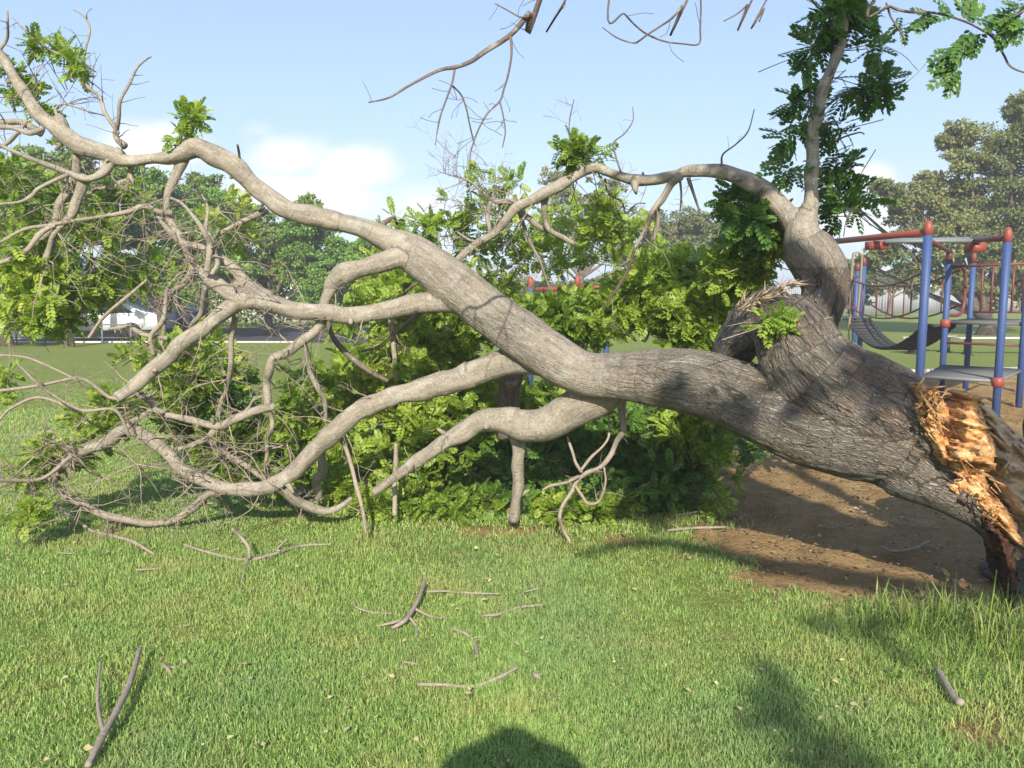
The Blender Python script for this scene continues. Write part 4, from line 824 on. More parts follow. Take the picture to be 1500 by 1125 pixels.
park_tree('park_tree', 'low bushy tree under the deck of the climbing frame boughs', 1300, 466, 56, [(1330,405,16),(1345,420,18),(1305,415,12)], M_bgolive, .26, .8, .22)
# surface roots of the big shade tree

# ------------------------------------------------------------------ plain materials
def paint(name, c, rough=.5, spec=.4, wear=.25, metal=0.0):
    M = Mat(name); p = M.pos(); n = M.noise(p, 9, 5, .6); n2 = M.noise(p, 45, 3)
    M.col(M.mix(M.math('MULTIPLY', M.ramp_f(n, .45, .75), wear), c, tuple(min(1, x*.55+.04) for x in c))); M.set(rough, spec, metal); M.bump(n2, .002, .4); return M.m
M_blue = paint('blue_painted_steel', (.035,.07,.19), .55, .4, .6); M_red = paint('red_painted_steel', (.25,.055,.035), .5)
M_dred = paint('dark_red_painted_steel', (.13,.035,.03), .45); M_grey = paint('grey_steel', (.17,.185,.19), .6, .4, .3, .2)
M_deck = paint('grey_deck_board', (.12,.12,.11), .95, .1, .6); M_rub = paint('dark_rubber', (.05,.048,.046), .9, .2)
M_white = paint('white_wall_paint', (.80,.79,.76), .8, .2, .12); M_roof = paint('grey_roof_sheet', (.34,.35,.36), .6); M_conc = paint('pale_concrete', (.52,.50,.46), .9)
M_glass = paint('dark_glass', (.03,.035,.04), .1, .7, 0); M_carw = paint('white_car_paint', (.75,.76,.77), .25, .6, 0); M_carr = paint('red_car_paint', (.5,.05,.06), .3, .6, 0)
M_carb = paint('blue_grey_car_paint', (.12,.2,.28), .3, .6, 0); M_tyre = paint('tyre_rubber', (.02,.02,.02), .9); M_yell = paint('tan_rope', (.24,.19,.11), .8); M_green = paint('green_roof_sheet', (.16,.42,.32), .6)
def cyl(mb, a, b, r, sides=16, r2=None):
    a = Vector(a); b = Vector(b); tube(mb, np.array([[*a, r], [*(a*.5+b*.5), r], [*b, r if r2 is None else r2]]), sides=sides, round_end=False)
def partcyl(name, segs, mat, parent, r, sides=14):
    m = MB()
    for s in segs:
        if len(s) == 2: cyl(m, s[0], s[1], r, sides)
        else: tube(m, spline([(*p, r) for p in s], step=.06), sides=sides, round_end=False)
    return m.build(name, mat, parent, smooth=True)

# ------------------------------------------------------------------ climbing frame
def V3(px, d, z): # point above the ground at image column px, distance d, height z
    return Vector(((px-750)/F*d*1.0, d, z))
A_ = Vector((5.44, 10.6, 0)); B_ = Vector((6.12, 10.0, 0)); C_ = Vector((6.55, 12.1, 0)); D_ = Vector((7.66, 13.4, 0)); E_ = Vector((7.30, 11.4, 0)); F_ = Vector((8.42, 12.7, 0)); H_ = Vector((5.15, 13.1, 0))
CF = empty('climbing_frame', tuple((A_+D_)/2), 'blue post climbing frame with red bars and two grey decks right of the fallen trunk', 'playground frame')
def post(b, h, r=.057, cap=M_red, par=CF, mat=M_blue):
    m = MB(); cyl(m, b+Vector((0, 0, -.1)), b+Vector((0, 0, h)), r, 20); o = m.build('post', mat, par, smooth=True)
    m = MB(); tube(m, np.array([[b.x, b.y, h-.10, r*1.05], [b.x, b.y, h-.01, r*1.07], [b.x, b.y, h+.02, r*1.0], [b.x, b.y, h+.07, r*.7], [b.x, b.y, h+.085, r*.2]]), sides=20); m.build('cap', cap, o, smooth=True)
    return o
pA = post(A_, 2.46, .056); pB = post(B_, 2.33, .048); post(C_, 2.18, .045, M_dred); post(D_, 2.20, .045, M_dred); post(E_, 2.3, .045, M_dred); post(F_, 2.3, .045, M_dred); post(H_, 2.46)
def deck(pts, z, th, name='deck'):
    m = MB(); n = len(pts); v = [(p.x, p.y, z) for p in pts]+[(p.x, p.y, z-th) for p in pts]
    m.add(v, [[0,1,2,3],[7,6,5,4]]+[[i, n+i, n+(i+1) % n, (i+1) % n] for i in range(n)]); return m.build(name, M_deck, CF)
cA = (A_+B_+C_+E_)/4
deck([A_.lerp(cA, -.02)+Vector((.06,0,0)), B_.lerp(cA, .04), E_.lerp(cA, .02), C_.lerp(cA, .02)], .53, .05)
deck([C_.lerp(D_, .0), E_, F_, D_], 1.19, .05)
partcyl('deck_rim', [(A_+Vector((0,0,.50)), B_+Vector((0,0,.50))), (B_+Vector((0,0,.50)), E_+Vector((0,0,.50)))], M_grey, CF, .022)
for b, z in ((B_, .50), (C_, 1.16)):
    m = MB(); cyl(m, b+Vector((0,0,z-.06)), b+Vector((0,0,z+.05)), .07, 20); m.build('collar', M_red, CF, smooth=True)
up = lambda v, z: Vector((v.x, v.y, z))
partcyl('overhead_bar', [(up(A_, 2.40), up(H_, 2.43))], M_red, CF, .045)
Mx = Vector((6.70, 11.8, 2.38)); Nx = Vector((5.36, 12.0, 2.37))
partcyl('overhead_bar', [(up(B_, 2.28), Mx)], M_dred, CF, .04)
m = MB(); cyl(m, Nx, Mx, .04, 16); cyl(m, Nx+Vector((.05,-.25,-.02)), Mx+Vector((.0,-.25,-.03)), .03, 12); m.build('track_beam', M_grey, CF, smooth=True)
for q_, s_ in ((Nx+Vector((0,-.1,-.07)), (.26,.2,.12)), (Mx+Vector((0,-.1,-.12)), (.2,.2,.13))): m = MB(); m.box(q_, s_); m.build('bracket', M_red, CF)
partcyl('rail', [(up(A_, 2.28)+Vector((.05,0,0)), up(C_, 2.22))], M_dred, CF, .03)
partcyl('rail', [(up(C_, .86), up(E_, .86)), (up(E_, .86), up(F_, .86))], M_dred, CF, .018)
# barred guard between the upper posts
segs = [(up(D_, 2.08), up(F_, 2.08)), (up(D_, 1.30), up(F_, 1.30))]
partcyl('rail', [(up(C_, 2.0), up(E_, 2.02))], M_dred, CF, .018)
for k in range(1, 7): q = D_.lerp(F_, k/7); segs.append((up(q, 1.30), up(q, 2.08)))
partcyl('guard_rail', segs, M_dred, CF, .018)
q0 = C_+Vector((.25,.1,0)); partcyl('hand_loop', [[up(C_, 1.98), up(q0, 2.0), up(q0+Vector((.12,.1,0)), 1.85), up(q0+Vector((.12,.1,0)), 1.4), up(q0, 1.28), up(C_, 1.28)]], M_dred, CF, .026)
# far tower and hanging bridge
G_ = Vector((7.41, 17, 0)); K_ = Vector((6.35, 17.4, 0))
TW = empty('bridge_tower', tuple(G_), 'small far tower deck at the left end of the hanging rubber bridge', 'playground frame')
post(G_, 2.28, .055, M_dred, TW); post(K_, 2.2, .055, M_dred, TW); post(G_+Vector((.3,1.0,0)), 2.2, .055, M_dred, TW)
m = MB(); m.add([(6.3,16.9,1.1),(7.5,16.9,1.1),(7.7,18.1,1.1),(6.4,18.2,1.1),(6.3,16.9,1.04),(7.5,16.9,1.04),(7.7,18.1,1.04),(6.4,18.2,1.04)], [[0,1,2,3],[7,6,5,4],[0,4,5,1],[1,5,6,2],[2,6,7,3],[3,7,4,0]]); m.build('deck', M_deck, TW)
partcyl('climbing_pole', [[(7.0,16.6,-.05),(7.0,16.6,2.2),(7.05,16.6,2.42),(7.15,16.6,2.42),(7.2,16.62,2.2),(7.2,16.7,1.1)]], M_yell, TW, .022)
partcyl('guard_rail', [(up(K_, 1.95), up(G_, 1.95)), (up(K_, 1.3), up(G_, 1.3)), (up(K_.lerp(G_, .5), 1.1), up(K_.lerp(G_, .5), 1.95))], M_dred, TW, .02)
HB = empty('hanging_bridge', (7.0, 14.6, 0), 'sagging bridge of dark rubber treads with thin red side rails', 'bridge')
s0 = Vector((6.70,12.5,1.12)); s1 = Vector((7.30,16.9,1.08)); m = MB()
def sag(t, o=0): v = s0.lerp(s1, t); v.z -= .50*4*t*(1-t); return v+Vector((o, 0, 0))
for k in range(26):
    t = (k+.5)/26; v = sag(t); v2 = sag(t+.01); sl = math.atan2(v2.z-v.z, (v2-v).xy.length); m.box(v, (.46,.12,.05), rz=-math.atan2(s1.x-s0.x, s1.y-s0.y), rx=sl)
m.build('treads', M_rub, HB)
for sx in (-.25, .25):
    m = MB(); tube(m, np.array([[*(sag(t, sx)+Vector((0,0,.02))), .014] for t in np.linspace(0, 1, 20)]), sides=6); m.build('chain', M_rub, HB)
    m = MB(); tube(m, np.array([[*(s0.lerp(s1, t)+Vector((sx, 0, .86-.22*4*t*(1-t)))), .02] for t in np.linspace(0, 1, 20)]), sides=8)
    tube(m, np.array([[*(s0.lerp(s1, t)+Vector((sx, 0, .3-.25*4*t*(1-t)))), .016] for t in np.linspace(0, 1, 20)]), sides=8)
    for t in (.15, .35, .55, .75, .92): cyl(m, s0.lerp(s1, t)+Vector((sx, 0, .3-.25*4*t*(1-t))), s0.lerp(s1, t)+Vector((sx, 0, .86-.22*4*t*(1-t))), .013, 8)
    m.build('side_rail', M_dred, HB, smooth=True)
# second frame glimpsed through the crown
CG = empty('climbing_frame', tuple(V3(845, 13, 0)), 'red topped climbing frame glimpsed through the leaves of the fallen crown', 'playground frame')
zz = lambda py, d: P(800, py, d).z
def post2(px, top, d): post(V3(px, d, 0), zz(top, d)-.05, .05, M_red, CG)
post2(777,408,13.4); post2(845,406,13); post2(888,418,12.7)
partcyl('overhead_bar', [(V3(785,13.2,zz(424,13.2)), V3(889,12.9,zz(421,12.9)))], M_red, CG, .035)
partcyl('overhead_bar', [(V3(845,13,zz(420,13)), V3(888,12.7,zz(421,12.7)))], M_red, CG, .03)
post2(1002,470,12.5)

# ------------------------------------------------------------------ benches, edging, wall, buildings, cars
def bench(px, d, ln, rz, label):
    e = empty('park_bench', tuple(V3(px, d, 0)), label, 'bench', 'pale benches beyond the playground', rz)
    c = V3(px, d, 0); Mx_ = Matrix.Translation(c) @ Matrix.Rotation(rz, 4, 'Z')
    def bx(name, lst, mat):
        m = MB()
        for cc, sz in lst: m.box(tuple(Mx_ @ Vector(cc)), sz, rz=rz)
        m.build(name, mat, e)
    bx('seat', [((0, k*.11-.11, .44), (ln, .095, .04)) for k in range(3)], M_conc)
    for s in (-1, 1): bx('leg', [((s*ln*.36, 0, .21), (.06, .26, .42)), ((s*ln*.36, 0, .02), (.1, .4, .03))], M_rub)
bench(1462, 21, 2.2, 0.02, 'pale slatted bench seen between the right hand blue posts')
bench(1362, 21.5, 1.9, .5, 'pale slatted bench turned at an angle left of the tall blue post foot')
M_log = paint('weathered_timber_edging', (.40,.37,.31), .9)
m = MB(); q = [(4.6,14.2),(6.6,15.3),(10.0,16.0),(17.5,16.0)]
for k, (a, b) in enumerate(zip(q, q[1:])):
    a = Vector((*a, .06)); b = Vector((*b, .06)); m.box(tuple((a+b)/2), ((b-a).length-.03, .12, .14), rz=math.atan2(b.y-a.y, b.x-a.x))
tag(m.build('timber_edging', M_log), 'low pale timber edging along the far side of the play area', 'edging')
# far boundary wall of ribbed sheet
M = Mat('ribbed_grey_sheet'); p = M.obj(); wv = M.n('ShaderNodeTexWave'); wv.inputs['Scale'].default_value = 1.6; M.l(p, wv.inputs[0]); M.col(M.mix(M.noise(p, .8, 4), (.25,.26,.28), (.33,.34,.35))); M.set(.7, .3); M.bump(wv.outputs[1], .05, .5); M_sheet = M.m
m = MB(); y0 = 66
for k in range(26):
    m.box((17+k*2.45, y0, 1.05), (2.42, .06, 2.1))
    m.box((17+k*2.45-1.22, y0-.06, 1.1), (.1, .1, 2.25))
tag(m.build('boundary_wall', M_sheet), 'long ribbed grey sheet wall at the far right edge of the park', 'wall')
m = MB()
for k in range(24): m.box((-13+k*2.45-12.5, 74, .8), (2.42, .06, 1.5))
tag(m.build('boundary_wall', M_conc), 'low pale wall behind the trees beyond the fallen crown', 'wall')
def house(px, d, w, h, dep, rh, label, wall=M_white, roof=M_roof, wins=3, ov=.4, door=True, gable_front=False):
    c = V3(px, d, 0); e = empty('house', tuple(c), label, 'building', 'buildings beyond the park')
    m = MB(); m.box((c.x, d+dep/2, h/2), (w, dep, h)); m.build('wall', wall, e)
    m = MB()
    if gable_front:
        m.prism([(-w/2-ov, h), (0, h+rh), (w/2+ov, h), (w/2+ov, h+.12), (0, h+rh+.14), (-w/2-ov, h+.12)], d-ov, d+dep+ov, place=Matrix.Translation((c.x, 0, 0)))
        m.prism([(-w/2, h), (w/2, h), (0, h+rh-.02)], d+.003, d+dep-.003, place=Matrix.Translation((c.x, 0, 0)))
    else:
        x0, x1 = c.x-w/2-ov, c.x+w/2+ov; ya, yb, ym = d-ov, d+dep+ov, d+dep/2
        m.add([(x0,ya,h-.05),(x1,ya,h-.05),(x1,yb,h-.05),(x0,yb,h-.05),(x0+.6,ym,h+rh),(x1-.6,ym,h+rh)], [[0,1,5,4],[2,3,4,5],[3,2,1,0]], [[1,2,5],[3,0,4]])
    m.build('roof', roof, e)
    for k in range(wins):
        x = c.x-w/2+w*(k+.7)/(wins+.4)
        m = MB(); m.box((x, d-.02, h*.55), (1.1, .08, .95)); f = m.build('window', M_conc, e); m = MB(); m.box((x, d-.05, h*.55), (.95, .05, .8)); m.build('pane', M_glass, f)
    if door: m = MB(); m.box((c.x+w*.36, d-.03, 1.0), (.85, .06, 2.0)); m.build('door', M_conc, e)
    return e
house(92, 28, 4.6, 2.0, 5, .7, 'white building partly hidden by leaves at the left edge of the park', wins=1, door=False)
house(-80, 30, 6, 2.6, 5, 1.1, 'pale house beyond the far left tree', wins=2)
house(1307, 78, 6.5, 2.8, 7, 1.4, 'white gabled house behind the grey boundary wall', gable_front=True, wins=1, door=False)
house(1345, 90, 9, 4.2, 7, 1.6, 'green roofed shed behind the boundary wall', roof=M_green, wins=0, door=False)
house(400, 46, 7, 2.4, 5, 1.2, 'low pale house behind the parked cars at left centre', wins=2)
house(1232, 80, 5, 2.6, 5, 1.2, 'small white house peeping past the trunk bend', wins=1, door=False)
house(660, 62, 9, 2.6, 6, 1.3, 'pale house behind the leafy centre', wins=3)
# carport with white posts
cp = empty('carport', tuple(V3(215, 30, 0)), 'flat roofed carport on white posts beside the white building', 'carport')
m = MB(); m.box((V3(215, 31.5, 0).x, 31.5, 2.3), (4.6, 3.6, .12)); m.build('roof', M_roof, cp)
for px in (175, 200, 228, 256): m = MB(); m.box((V3(px, 29.9, 0).x, 29.9, 1.13), (.12, .12, 2.25)); m.build('post', M_white, cp)
def car(px, d, rz, mat, label):
    c = V3(px, d, 0); e = empty('parked_car', tuple(c), label, 'car', 'cars parked beyond the park', rz); T = Matrix.Translation(c) @ Matrix.Rotation(rz, 4, 'Z')
    m = MB(); m.prism([(-2.1,.35),(-2.15,.7),(-2.0,.85),(-1.1,.95),(-.55,1.4),(.9,1.44),(1.6,.98),(2.1,.9),(2.15,.4)], -.82, .82, place=T); m.build('body', mat, e)
    m = MB(); m.prism([(-1.0,.95),(-.52,1.34),(.12,1.37),(.12,.95)], -.84, .84, place=T); m.prism([(.2,.95),(.2,1.37),(.86,1.37),(1.35,.97)], -.84, .84, place=T); m.build('window', M_glass, e)
    for x in (-1.35, 1.3):
        for y in (-.78, .78):
            m = MB(); cyl(m, T @ Vector((x, y-.1, .32)), T @ Vector((x, y+.1, .32)), .32, 20); w = m.build('wheel', M_tyre, e, smooth=True)
            m = MB(); cyl(m, T @ Vector((x, y-.11, .32)), T @ Vector((x, y+.11, .32)), .18, 14); m.build('rim', M_grey, w, smooth=True)
    for y in (-.6, .6): m = MB(); m.box(tuple(T @ Vector((-2.1, y, .68))), (.12, .3, .14), rz=rz); m.build('headlight', M_white, e)
car(152, 27.5, .05, M_carw, 'white car parked between the building and the carport posts')
car(222, 31, .0, M_carb, 'blue grey car under the carport')
car(428, 58, .0, M_carr, 'red car parked below the crossing limbs')
car(385, 60, .1, M_carw, 'white car left of the red one beyond the lawn')
car(478, 62, .0, M_carw, 'white car right of the red one beyond the lawn')
# wire fence with a top rail in front of the building
fe = empty('park_fence', tuple(V3(120, 25.5, 0)), 'low rail fence along the left edge of the lawn', 'fence')
xs = [V3(px, 25.5, 0).x for px in range(-60, 215, 42)]
partcyl('rail', [((xs[0],25.5,.62),(xs[-1],25.5,.62))], M_grey, fe, .022); partcyl('rail', [((xs[0],25.5,.2),(xs[-1],25.5,.2))], M_grey, fe, .012)
for x in xs: m = MB(); cyl(m, (x,25.5,-.05), (x,25.5,.7), .03, 8); m.build('post', M_grey, fe)
m = MB(); m.box((-17, 26.2, .0), (20, .2, .1)); tag(m.build('kerb', M_conc), kind='structure')
M = Mat('asphalt'); M.col(M.mix(M.noise(M.pos(), 6, 5), (.045,.045,.047), (.07,.068,.065))); M.set(.9, .2)
m = MB(); m.add([(-60,26.33,.012),(3,26.33,.012),(3,37,.012),(-60,37,.012)], [[0,1,2,3]]); tag(m.build('road', M.m), kind='structure')
# rest of the tree line seen through gaps: a hedge
def hedge(label, x0, x1, d, h, mat, leaf):
    n = int(abs(x1-x0)*900); x = rng.uniform(x0, x1, n); top = h*(.75+.5*vnoise(x, x*0, .5, 3)); z = top*rng.random(n)**.6; y = d+rng.normal(0, .45, n)
    m = MB(); scatter(m, LV, LQ, np.stack([x, y, z], 1), rng.normal(size=(n, 3)), np.array([0, -.4, 1.])+rng.normal(size=(n, 3))*.6, leaf*rng.uniform(.6, 1.2, n))
    o = m.build('hedge', mat); tag(o, label, 'hedge'); return o
hedge('dense dark hedge beyond the road at the left', V3(-80, 38, 0).x, V3(520, 38, 0).x, 38, 2.9, M_bgleaf, .22)
hedge('low green shrubs along the far boundary behind the fallen crown', V3(520, 64, 0).x, V3(1120, 64, 0).x, 64, 2.6, M_bgolive, .3)

# ------------------------------------------------------------------ sticks on the lawn
ST = 'dead sticks scattered on the lawn'
def stick(name, label, parts, z=.018, rad=1.0, cat='stick', mat=M_barkpale):
    """parts: lists of (px,py,width_px) lying on the grass; first is the main stem"""
    c = G(parts[0][0][0], parts[0][0][1]); e = None; m = MB()
    for j, pts in enumerate(parts):
        rows = []
        for k, q in enumerate(pts):
            zz_ = z+(q[3] if len(q) > 3 else .008*math.sin(k*2.1+j)); g = G(q[0], q[1], zz_); rows.append((g.x, g.y, g.z, max(.0022, q[2]*.5*math.hypot(g.y, 1.6)/F*rad)))
        p = spline(rows); tube(m, p, rough=.18, seed=j+len(label))
    o = m.build(name, mat, None, smooth=True, attrs=True); tag(o, label, cat, ST); return o
stick('fallen_stick', 'forked pale stick standing out in the lower left corner of the lawn', [[(128,1122,9,.03),(150,1080,10,.04),(172,1040,9,.05),(190,1000,8,.05),(205,950,6,.06)],[(152,1075,7,.04),(146,1050,6,.05),(143,1020,5,.05),(147,970,3,.06)]])
stick('fallen_stick', 'many pronged pale stick in the middle of the lawn', [[(622,851,6,.06),(614,875,6,.05),(602,898,7,.03),(592,910,7,.03),(575,920,5)],[(592,908,5,.03),(555,917,3)],[(600,905,4,.03),(610,918,4),(611,930,3)],[(608,892,4,.03),(628,902,4),(647,906,3)],[(590,910,3),(580,922,3),(574,930,2)]])
stick('fallen_stick', 'thin twig pointing right from the pronged stick', [[(626,867,4),(650,866,3),(670,868,3),(700,869,3),(732,870,2)]])
stick('fallen_stick', 'short hooked stick below and right of the pronged stick', [[(662,921,4),(680,927,5),(692,936,5),(697,948,5),(700,962,3)],[(695,934,2),(712,933,2),(722,929,2)]])
stick('fallen_stick', 'long curved stick nearest the photographer shadow', [[(612,1003,5),(650,1003,5),(690,1006,5),(725,995,6),(757,978,5)]])
stick('fallen_stick', 'small bent twig left of the long curved stick', [[(613,973,3),(592,970,3),(590,978,3),(597,992,2)]])
stick('fallen_stick', 'long thin stick with side twigs below the low limb', [[(270,798,4),(300,808,4),(335,817,5),(365,820,6),(400,812,5),(440,800,4),(485,797,3)],[(363,820,5),(358,835,4),(354,852,3)],[(365,818,5,.02),(364,802,5,.08),(352,786,5,.14),(340,775,4,.2)],[(392,820,3),(405,805,3),(420,790,3,.06)],[(300,810,3),(312,806,3),(322,803,2)]])
stick('fallen_stick', 'grey tapering stick lying left of the long thin stick', [[(80,742,4,.06),(110,760,4,.04),(135,778,5),(165,785,6),(195,794,6),(226,812,4)],[(164,785,3),(163,776,2),(158,770,2)]])
stick('fallen_stick', 'tiny dark twig right of the forked corner stick', [[(238,972,4),(246,980,6),(250,988,4)],[(246,978,4),(260,977,3),(270,976,2)]])
stick('fallen_stick', 'thin bowed twig left of the pronged stick', [[(520,882,2),(523,890,3),(545,897,3),(573,899,3)]])
stick('fallen_stick', 'slim twig right of centre on the lawn', [[(706,902,3),(730,900,4),(760,890,4),(795,886,3)],[(765,890,3),(760,880,2),(768,868,2),(788,862,2)]])
stick('fallen_stick', 'tiny curled pale twig near the middle bottom', [[(780,985,5),(786,990,6),(792,993,4)],[(786,990,4),(795,987,3)]])
stick('fallen_stick', 'dark stick lying on the shaded soil under the leaves', [[(978,777,4),(1010,774,4),(1064,772,3)]])
stick('fallen_stick', 'curved grey stick on the bare soil under the trunk', [[(1290,801,4),(1310,807,5),(1335,805,5),(1362,793,4)]], mat=M_bark)
stick('fallen_stick', 'short cut stick in the rough grass at the lower right', [[(1373,980,8,.03),(1385,1000,9,.03),(1397,1020,9,.02),(1408,1030,11,.02)]], mat=M_bark)
stick('fallen_stick', 'straw like twig at the left of the lawn', [[(85,810,2),(108,811,2)],[(200,835,3),(232,833,2)]])
# dry litter and leaves on the soil and lawn
m = MB(); n = 14000; y = rng.uniform(3, 13, n); x = rng.uniform(-.1, .75, n)*y+.3; k = rng.random(n) < dirt(x, y)*.9+.02; x, y = x[k], y[k]; n = len(x)
scatter(m, LV, LQ, np.stack([x, y, rng.uniform(.004, .018, n)], 1), rng.normal(size=(n, 3))*np.array([1, 1, .15]), np.tile([0, 0, 1.], (n, 1))+rng.normal(size=(n, 3))*.3, rng.uniform(.01, .042, n))
M_lit = leaf_mat('dry_litter', [(0,(.10,.06,.035)),(.5,(.22,.14,.08)),(.85,(.36,.27,.15)),(1,(.30,.33,.10))], .1, .8); tag(m.build('leaf_litter', M_lit), 'dry leaf bits scattered on the bare soil', kind='stuff')
m = MB(); n = 350; y = rng.uniform(2.5, 7, n); x = rng.uniform(-.7, .7, n)*y
scatter(m, LV, LQ, np.stack([x, y, rng.uniform(.03, .045, n)], 1), rng.normal(size=(n, 3))*np.array([1, 1, .2]), np.tile([0, 0, 1.], (n, 1))+rng.normal(size=(n, 3))*.3, rng.uniform(.012, .035, n))
M_lit2 = leaf_mat('straw_litter', [(0,(.30,.22,.12)),(.5,(.42,.34,.2)),(1,(.55,.5,.2))], .1, .8); tag(m.build('leaf_litter', M_lit2), 'straw coloured leaf bits on the lawn', kind='stuff')

# chips of torn wood under the break
for k_, (px, py, lb) in enumerate([(1418,868,'pale wood chip on the dark soil left of the stump'),(1385,840,'small orange wood chip further left of the stump'),(1440,905,'wood chip at the edge of the rough grass by the stump'),(1352,872,'narrow wood chip lying in the strip of sun on the soil')]):
    g = G(px, py, .012); m = MB(); rz = k_*1.3; a = Vector((math.cos(rz), math.sin(rz), 0)); w = Vector((-a.y, a.x, 0))*.012; l = .05+.02*(k_ % 2); u_ = Vector((0, 0, .01))
    V = [g-a*l-w*.3, g-a*l*.6+w, g+a*l*.7+w*.7, g+a*l, g+a*l*.6-w, g-a*l*.5-w*1.1]; V = [tuple(v) for v in V]+[tuple(v+u_) for v in V]
    m.add(V, [[6,7,8,9],[6,9,10,11],[3,2,1,0],[5,4,3,0]]+[[i_, (i_+1) % 6, 6+(i_+1) % 6, 6+i_] for i_ in range(6)]); tag(m.build('wood_chip', M_wood), lb, 'wood chip', 'wood chips under the break')
# ------------------------------------------------------------------ rough long grass at the right foot, weeds with stalks
m = MB()
for px, py, n, sx, sy, h in [(1240,905,260,.35,.12,.10),(1340,915,420,.40,.14,.15),(1420,930,480,.30,.16,.19),(1480,945,420,.22,.2,.22),(1450,975,300,.4,.15,.15),(1300,960,260,.45,.2,.10),(1200,930,160,.4,.15,.08),(1500,1040,200,.2,.3,.12),(1350,1080,160,.4,.2,.09),(90,1100,260,.5,.25,.08),(250,1080,200,.5,.25,.07),(880,765,160,.5,.12,.07),(1000,770,160,.35,.15,.09),(1060,770,90,.2,.08,.08)]:
    c = G(px, py); x = rng.normal(c.x, sx*.6, n); y = rng.normal(c.y, sy*.6, n); hh = h*(.68+.32*(px > 1300 and py < 1000))*rng.uniform(.3, 1.5, n); blades(m, x, y, hh, rng.uniform(.0025, .0055, n), .85)
tag(m.build('long_grass', M_tall), 'uncut longer grass round the foot of the stump', kind='stuff')
def weed(px, py, pts, label, n=5):
    c = G(px, py); e = empty('grass_weed', tuple(c), label, 'weed', 'tall seed stalks by the stump')
    b = px_path(c.y, c.y, [(*q, w) for q, w in zip(pts, (3.2, 2.8, 2.4, 2.0, 1.6, 1.3))]); m = MB(); tube(m, spline(b), sides=5); m.build('stalk', M_tall, e)
    m = MB(); k = n; x = np.full(k, c.x)+rng.normal(size=k)*.02; y = np.full(k, c.y)+rng.normal(size=k)*.02; blades(m, x, y, rng.uniform(.1, .26, k), np.full(k, .008), .5); m.build('blade', M_tall, e)
for k_, (px, py, tp) in enumerate([(1395,930,-30),(1425,945,14),(1380,915,8),(1485,955,-12)]):
    weed(px, py, [(px,py),(px+tp*.2,py-25),(px+tp*.5,py-52),(px+tp,py-78)], ['leaning seed stalk left of the thicker stalks by the stump','upright seed stalk just left of the tallest one','short seed stalk furthest from the stump in the tall clump','seed stalk right against the rotten core of the stump'][k_], 4)
weed(1290, 893, [(1290,893),(1293,875),(1300,855),(1304,843)], 'short leaning seed stalk at the edge of the bare soil')
weed(1362, 905, [(1362,905),(1364,880),(1356,850),(1345,840)], 'thin bent seed stalk in front of the dark shadow')
weed(1447, 950, [(1447,950),(1449,910),(1455,870),(1460,835)], 'tallest pale green stalk right beside the stump', 8)
weed(1472, 948, [(1472,948),(1470,920),(1466,890),(1455,868)], 'arching stalk between the tallest one and the stump', 8)
weed(1340, 925, [(1340,925),(1335,905),(1328,880),(1322,865)], 'pale short stalk rising from the rough grass', 6)

# ------------------------------------------------------------------ the photographer, seen only by the shadow
PE = empty('person', (0, -.30, 0), 'person in a wide hat holding up a camera, casting the rounded shadow on the lawn', 'person')
def skin_fig(name, joints, edges, parent, mat):
    me = bpy.data.meshes.new(name); me.from_pydata([j[0] for j in joints], edges, []); o = link(name, me, mat, parent)
    md = o.modifiers.new('skin', 'SKIN'); md.use_smooth_shade = True
    sk = me.skin_vertices[0].data if me.skin_vertices else None
    if sk is None:
        bpy.context.view_layer.objects.active = o
        sk = me.skin_vertices[0].data if me.skin_vertices else me.attributes
    for i, j in enumerate(joints): sk[i].radius = (j[1], j[2] if len(j) > 2 else j[1]); sk[i].use_root = (i == 0)
    s = o.modifiers.new('sub', 'SUBSURF'); s.levels = 1; s.render_levels = 2; return o
M_skin = paint('skin', (.45,.28,.2), .6); M_shirt = paint('shirt_cloth', (.25,.27,.32), .9)
py_ = -.30
J = [((0,py_,.98),.16,.12),((0,py_,1.2),.15,.11),((0,py_,1.4),.17,.11),((0,py_+.01,1.50),.065,.065),((0,py_+.03,1.58),.075,.085),((0,py_+.03,1.62),.08,.095),((0,py_+.02,1.66),.06,.07)]
Ed = [(0,1),(1,2),(2,3),(3,4),(4,5),(5,6)]
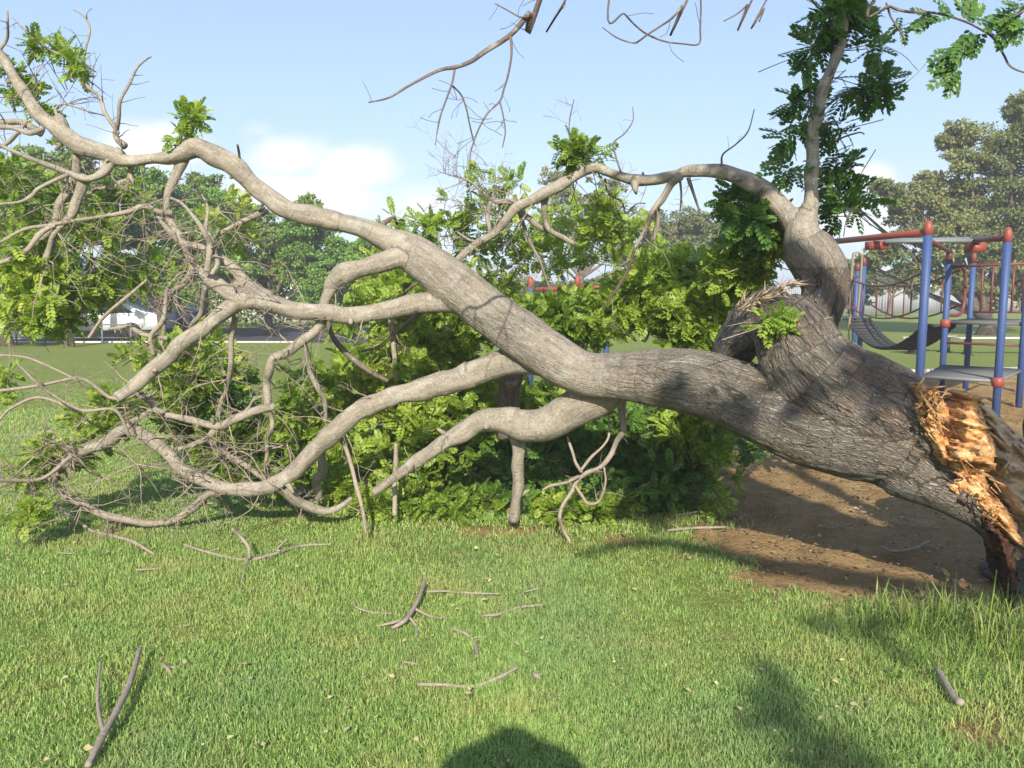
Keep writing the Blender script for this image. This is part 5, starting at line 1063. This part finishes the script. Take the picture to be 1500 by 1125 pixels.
for s in (-1, 1):
    b = len(J); J += [((s*.1,py_,.85),.1),((s*.12,py_+.03,.5),.065),((s*.12,py_,.1),.045),((s*.13,py_+.14,.035),.04),((s*.19,py_,1.40),.06),((s*.24,py_+.12,1.16),.05),((s*.14,py_+.17,1.46),.036),((s*.09,py_+.21,1.55),.034,.02)]
    Ed += [(0,b),(b,b+1),(b+1,b+2),(b+2,b+3),(2,b+4),(b+4,b+5),(b+5,b+6),(b+6,b+7)]
    for f in range(5):
        c = len(J); z = 1.53+f*.018; J += [((s*(.075-.004*f),py_+.235,z),.009),((s*(.06-.003*f),py_+.255,z+.01),.008),((s*.045,py_+.245,z+.012),.007)]; Ed += [(b+7,c),(c,c+1),(c+1,c+2)]
try:
    skin_fig('body', J, Ed, PE, M_skin)
except Exception as ex:
    print('skin failed', ex)
m = MB(); g = []
tube(m, np.array([[0, py_, 1.605, .235], [0, py_, 1.615, .25], [0, py_, 1.63, .20], [0, py_, 1.645, .14], [0, py_, 1.69, .13], [0, py_, 1.72, .11], [0, py_, 1.73, .03]]), sides=28); m.build('sun_hat', M_yell, PE, smooth=True)
m = MB(); m.box((0, -.035, 1.6), (.105, .03, .065)); cyl(m, (0, -.02, 1.6), (0, -.004, 1.6), .022, 16)
tag(m.build('camera', M_rub), 'small camera held up by the photographer', 'camera')

# ------------------------------------------------------------------ haze added mostly in place of lens flare: one closed box of thin air
m = MB(); m.box((0, 60, 14.5), (420, 300, 31)); hz = m.build('haze', None); tag(hz, 'thin haze added over the park, mostly in place of lens flare', kind='stuff')
hm = bpy.data.materials.new('haze_air'); hm.use_nodes = True; t = hm.node_tree; t.nodes.clear(); pv = t.nodes.new('ShaderNodeVolumePrincipled'); ot = t.nodes.new('ShaderNodeOutputMaterial')
pv.inputs['Color'].default_value = (.93, .96, 1, 1); pv.inputs['Density'].default_value = .0024; pv.inputs['Anisotropy'].default_value = 0; t.links.new(pv.outputs[0], ot.inputs['Volume']); hz.data.materials.append(hm)
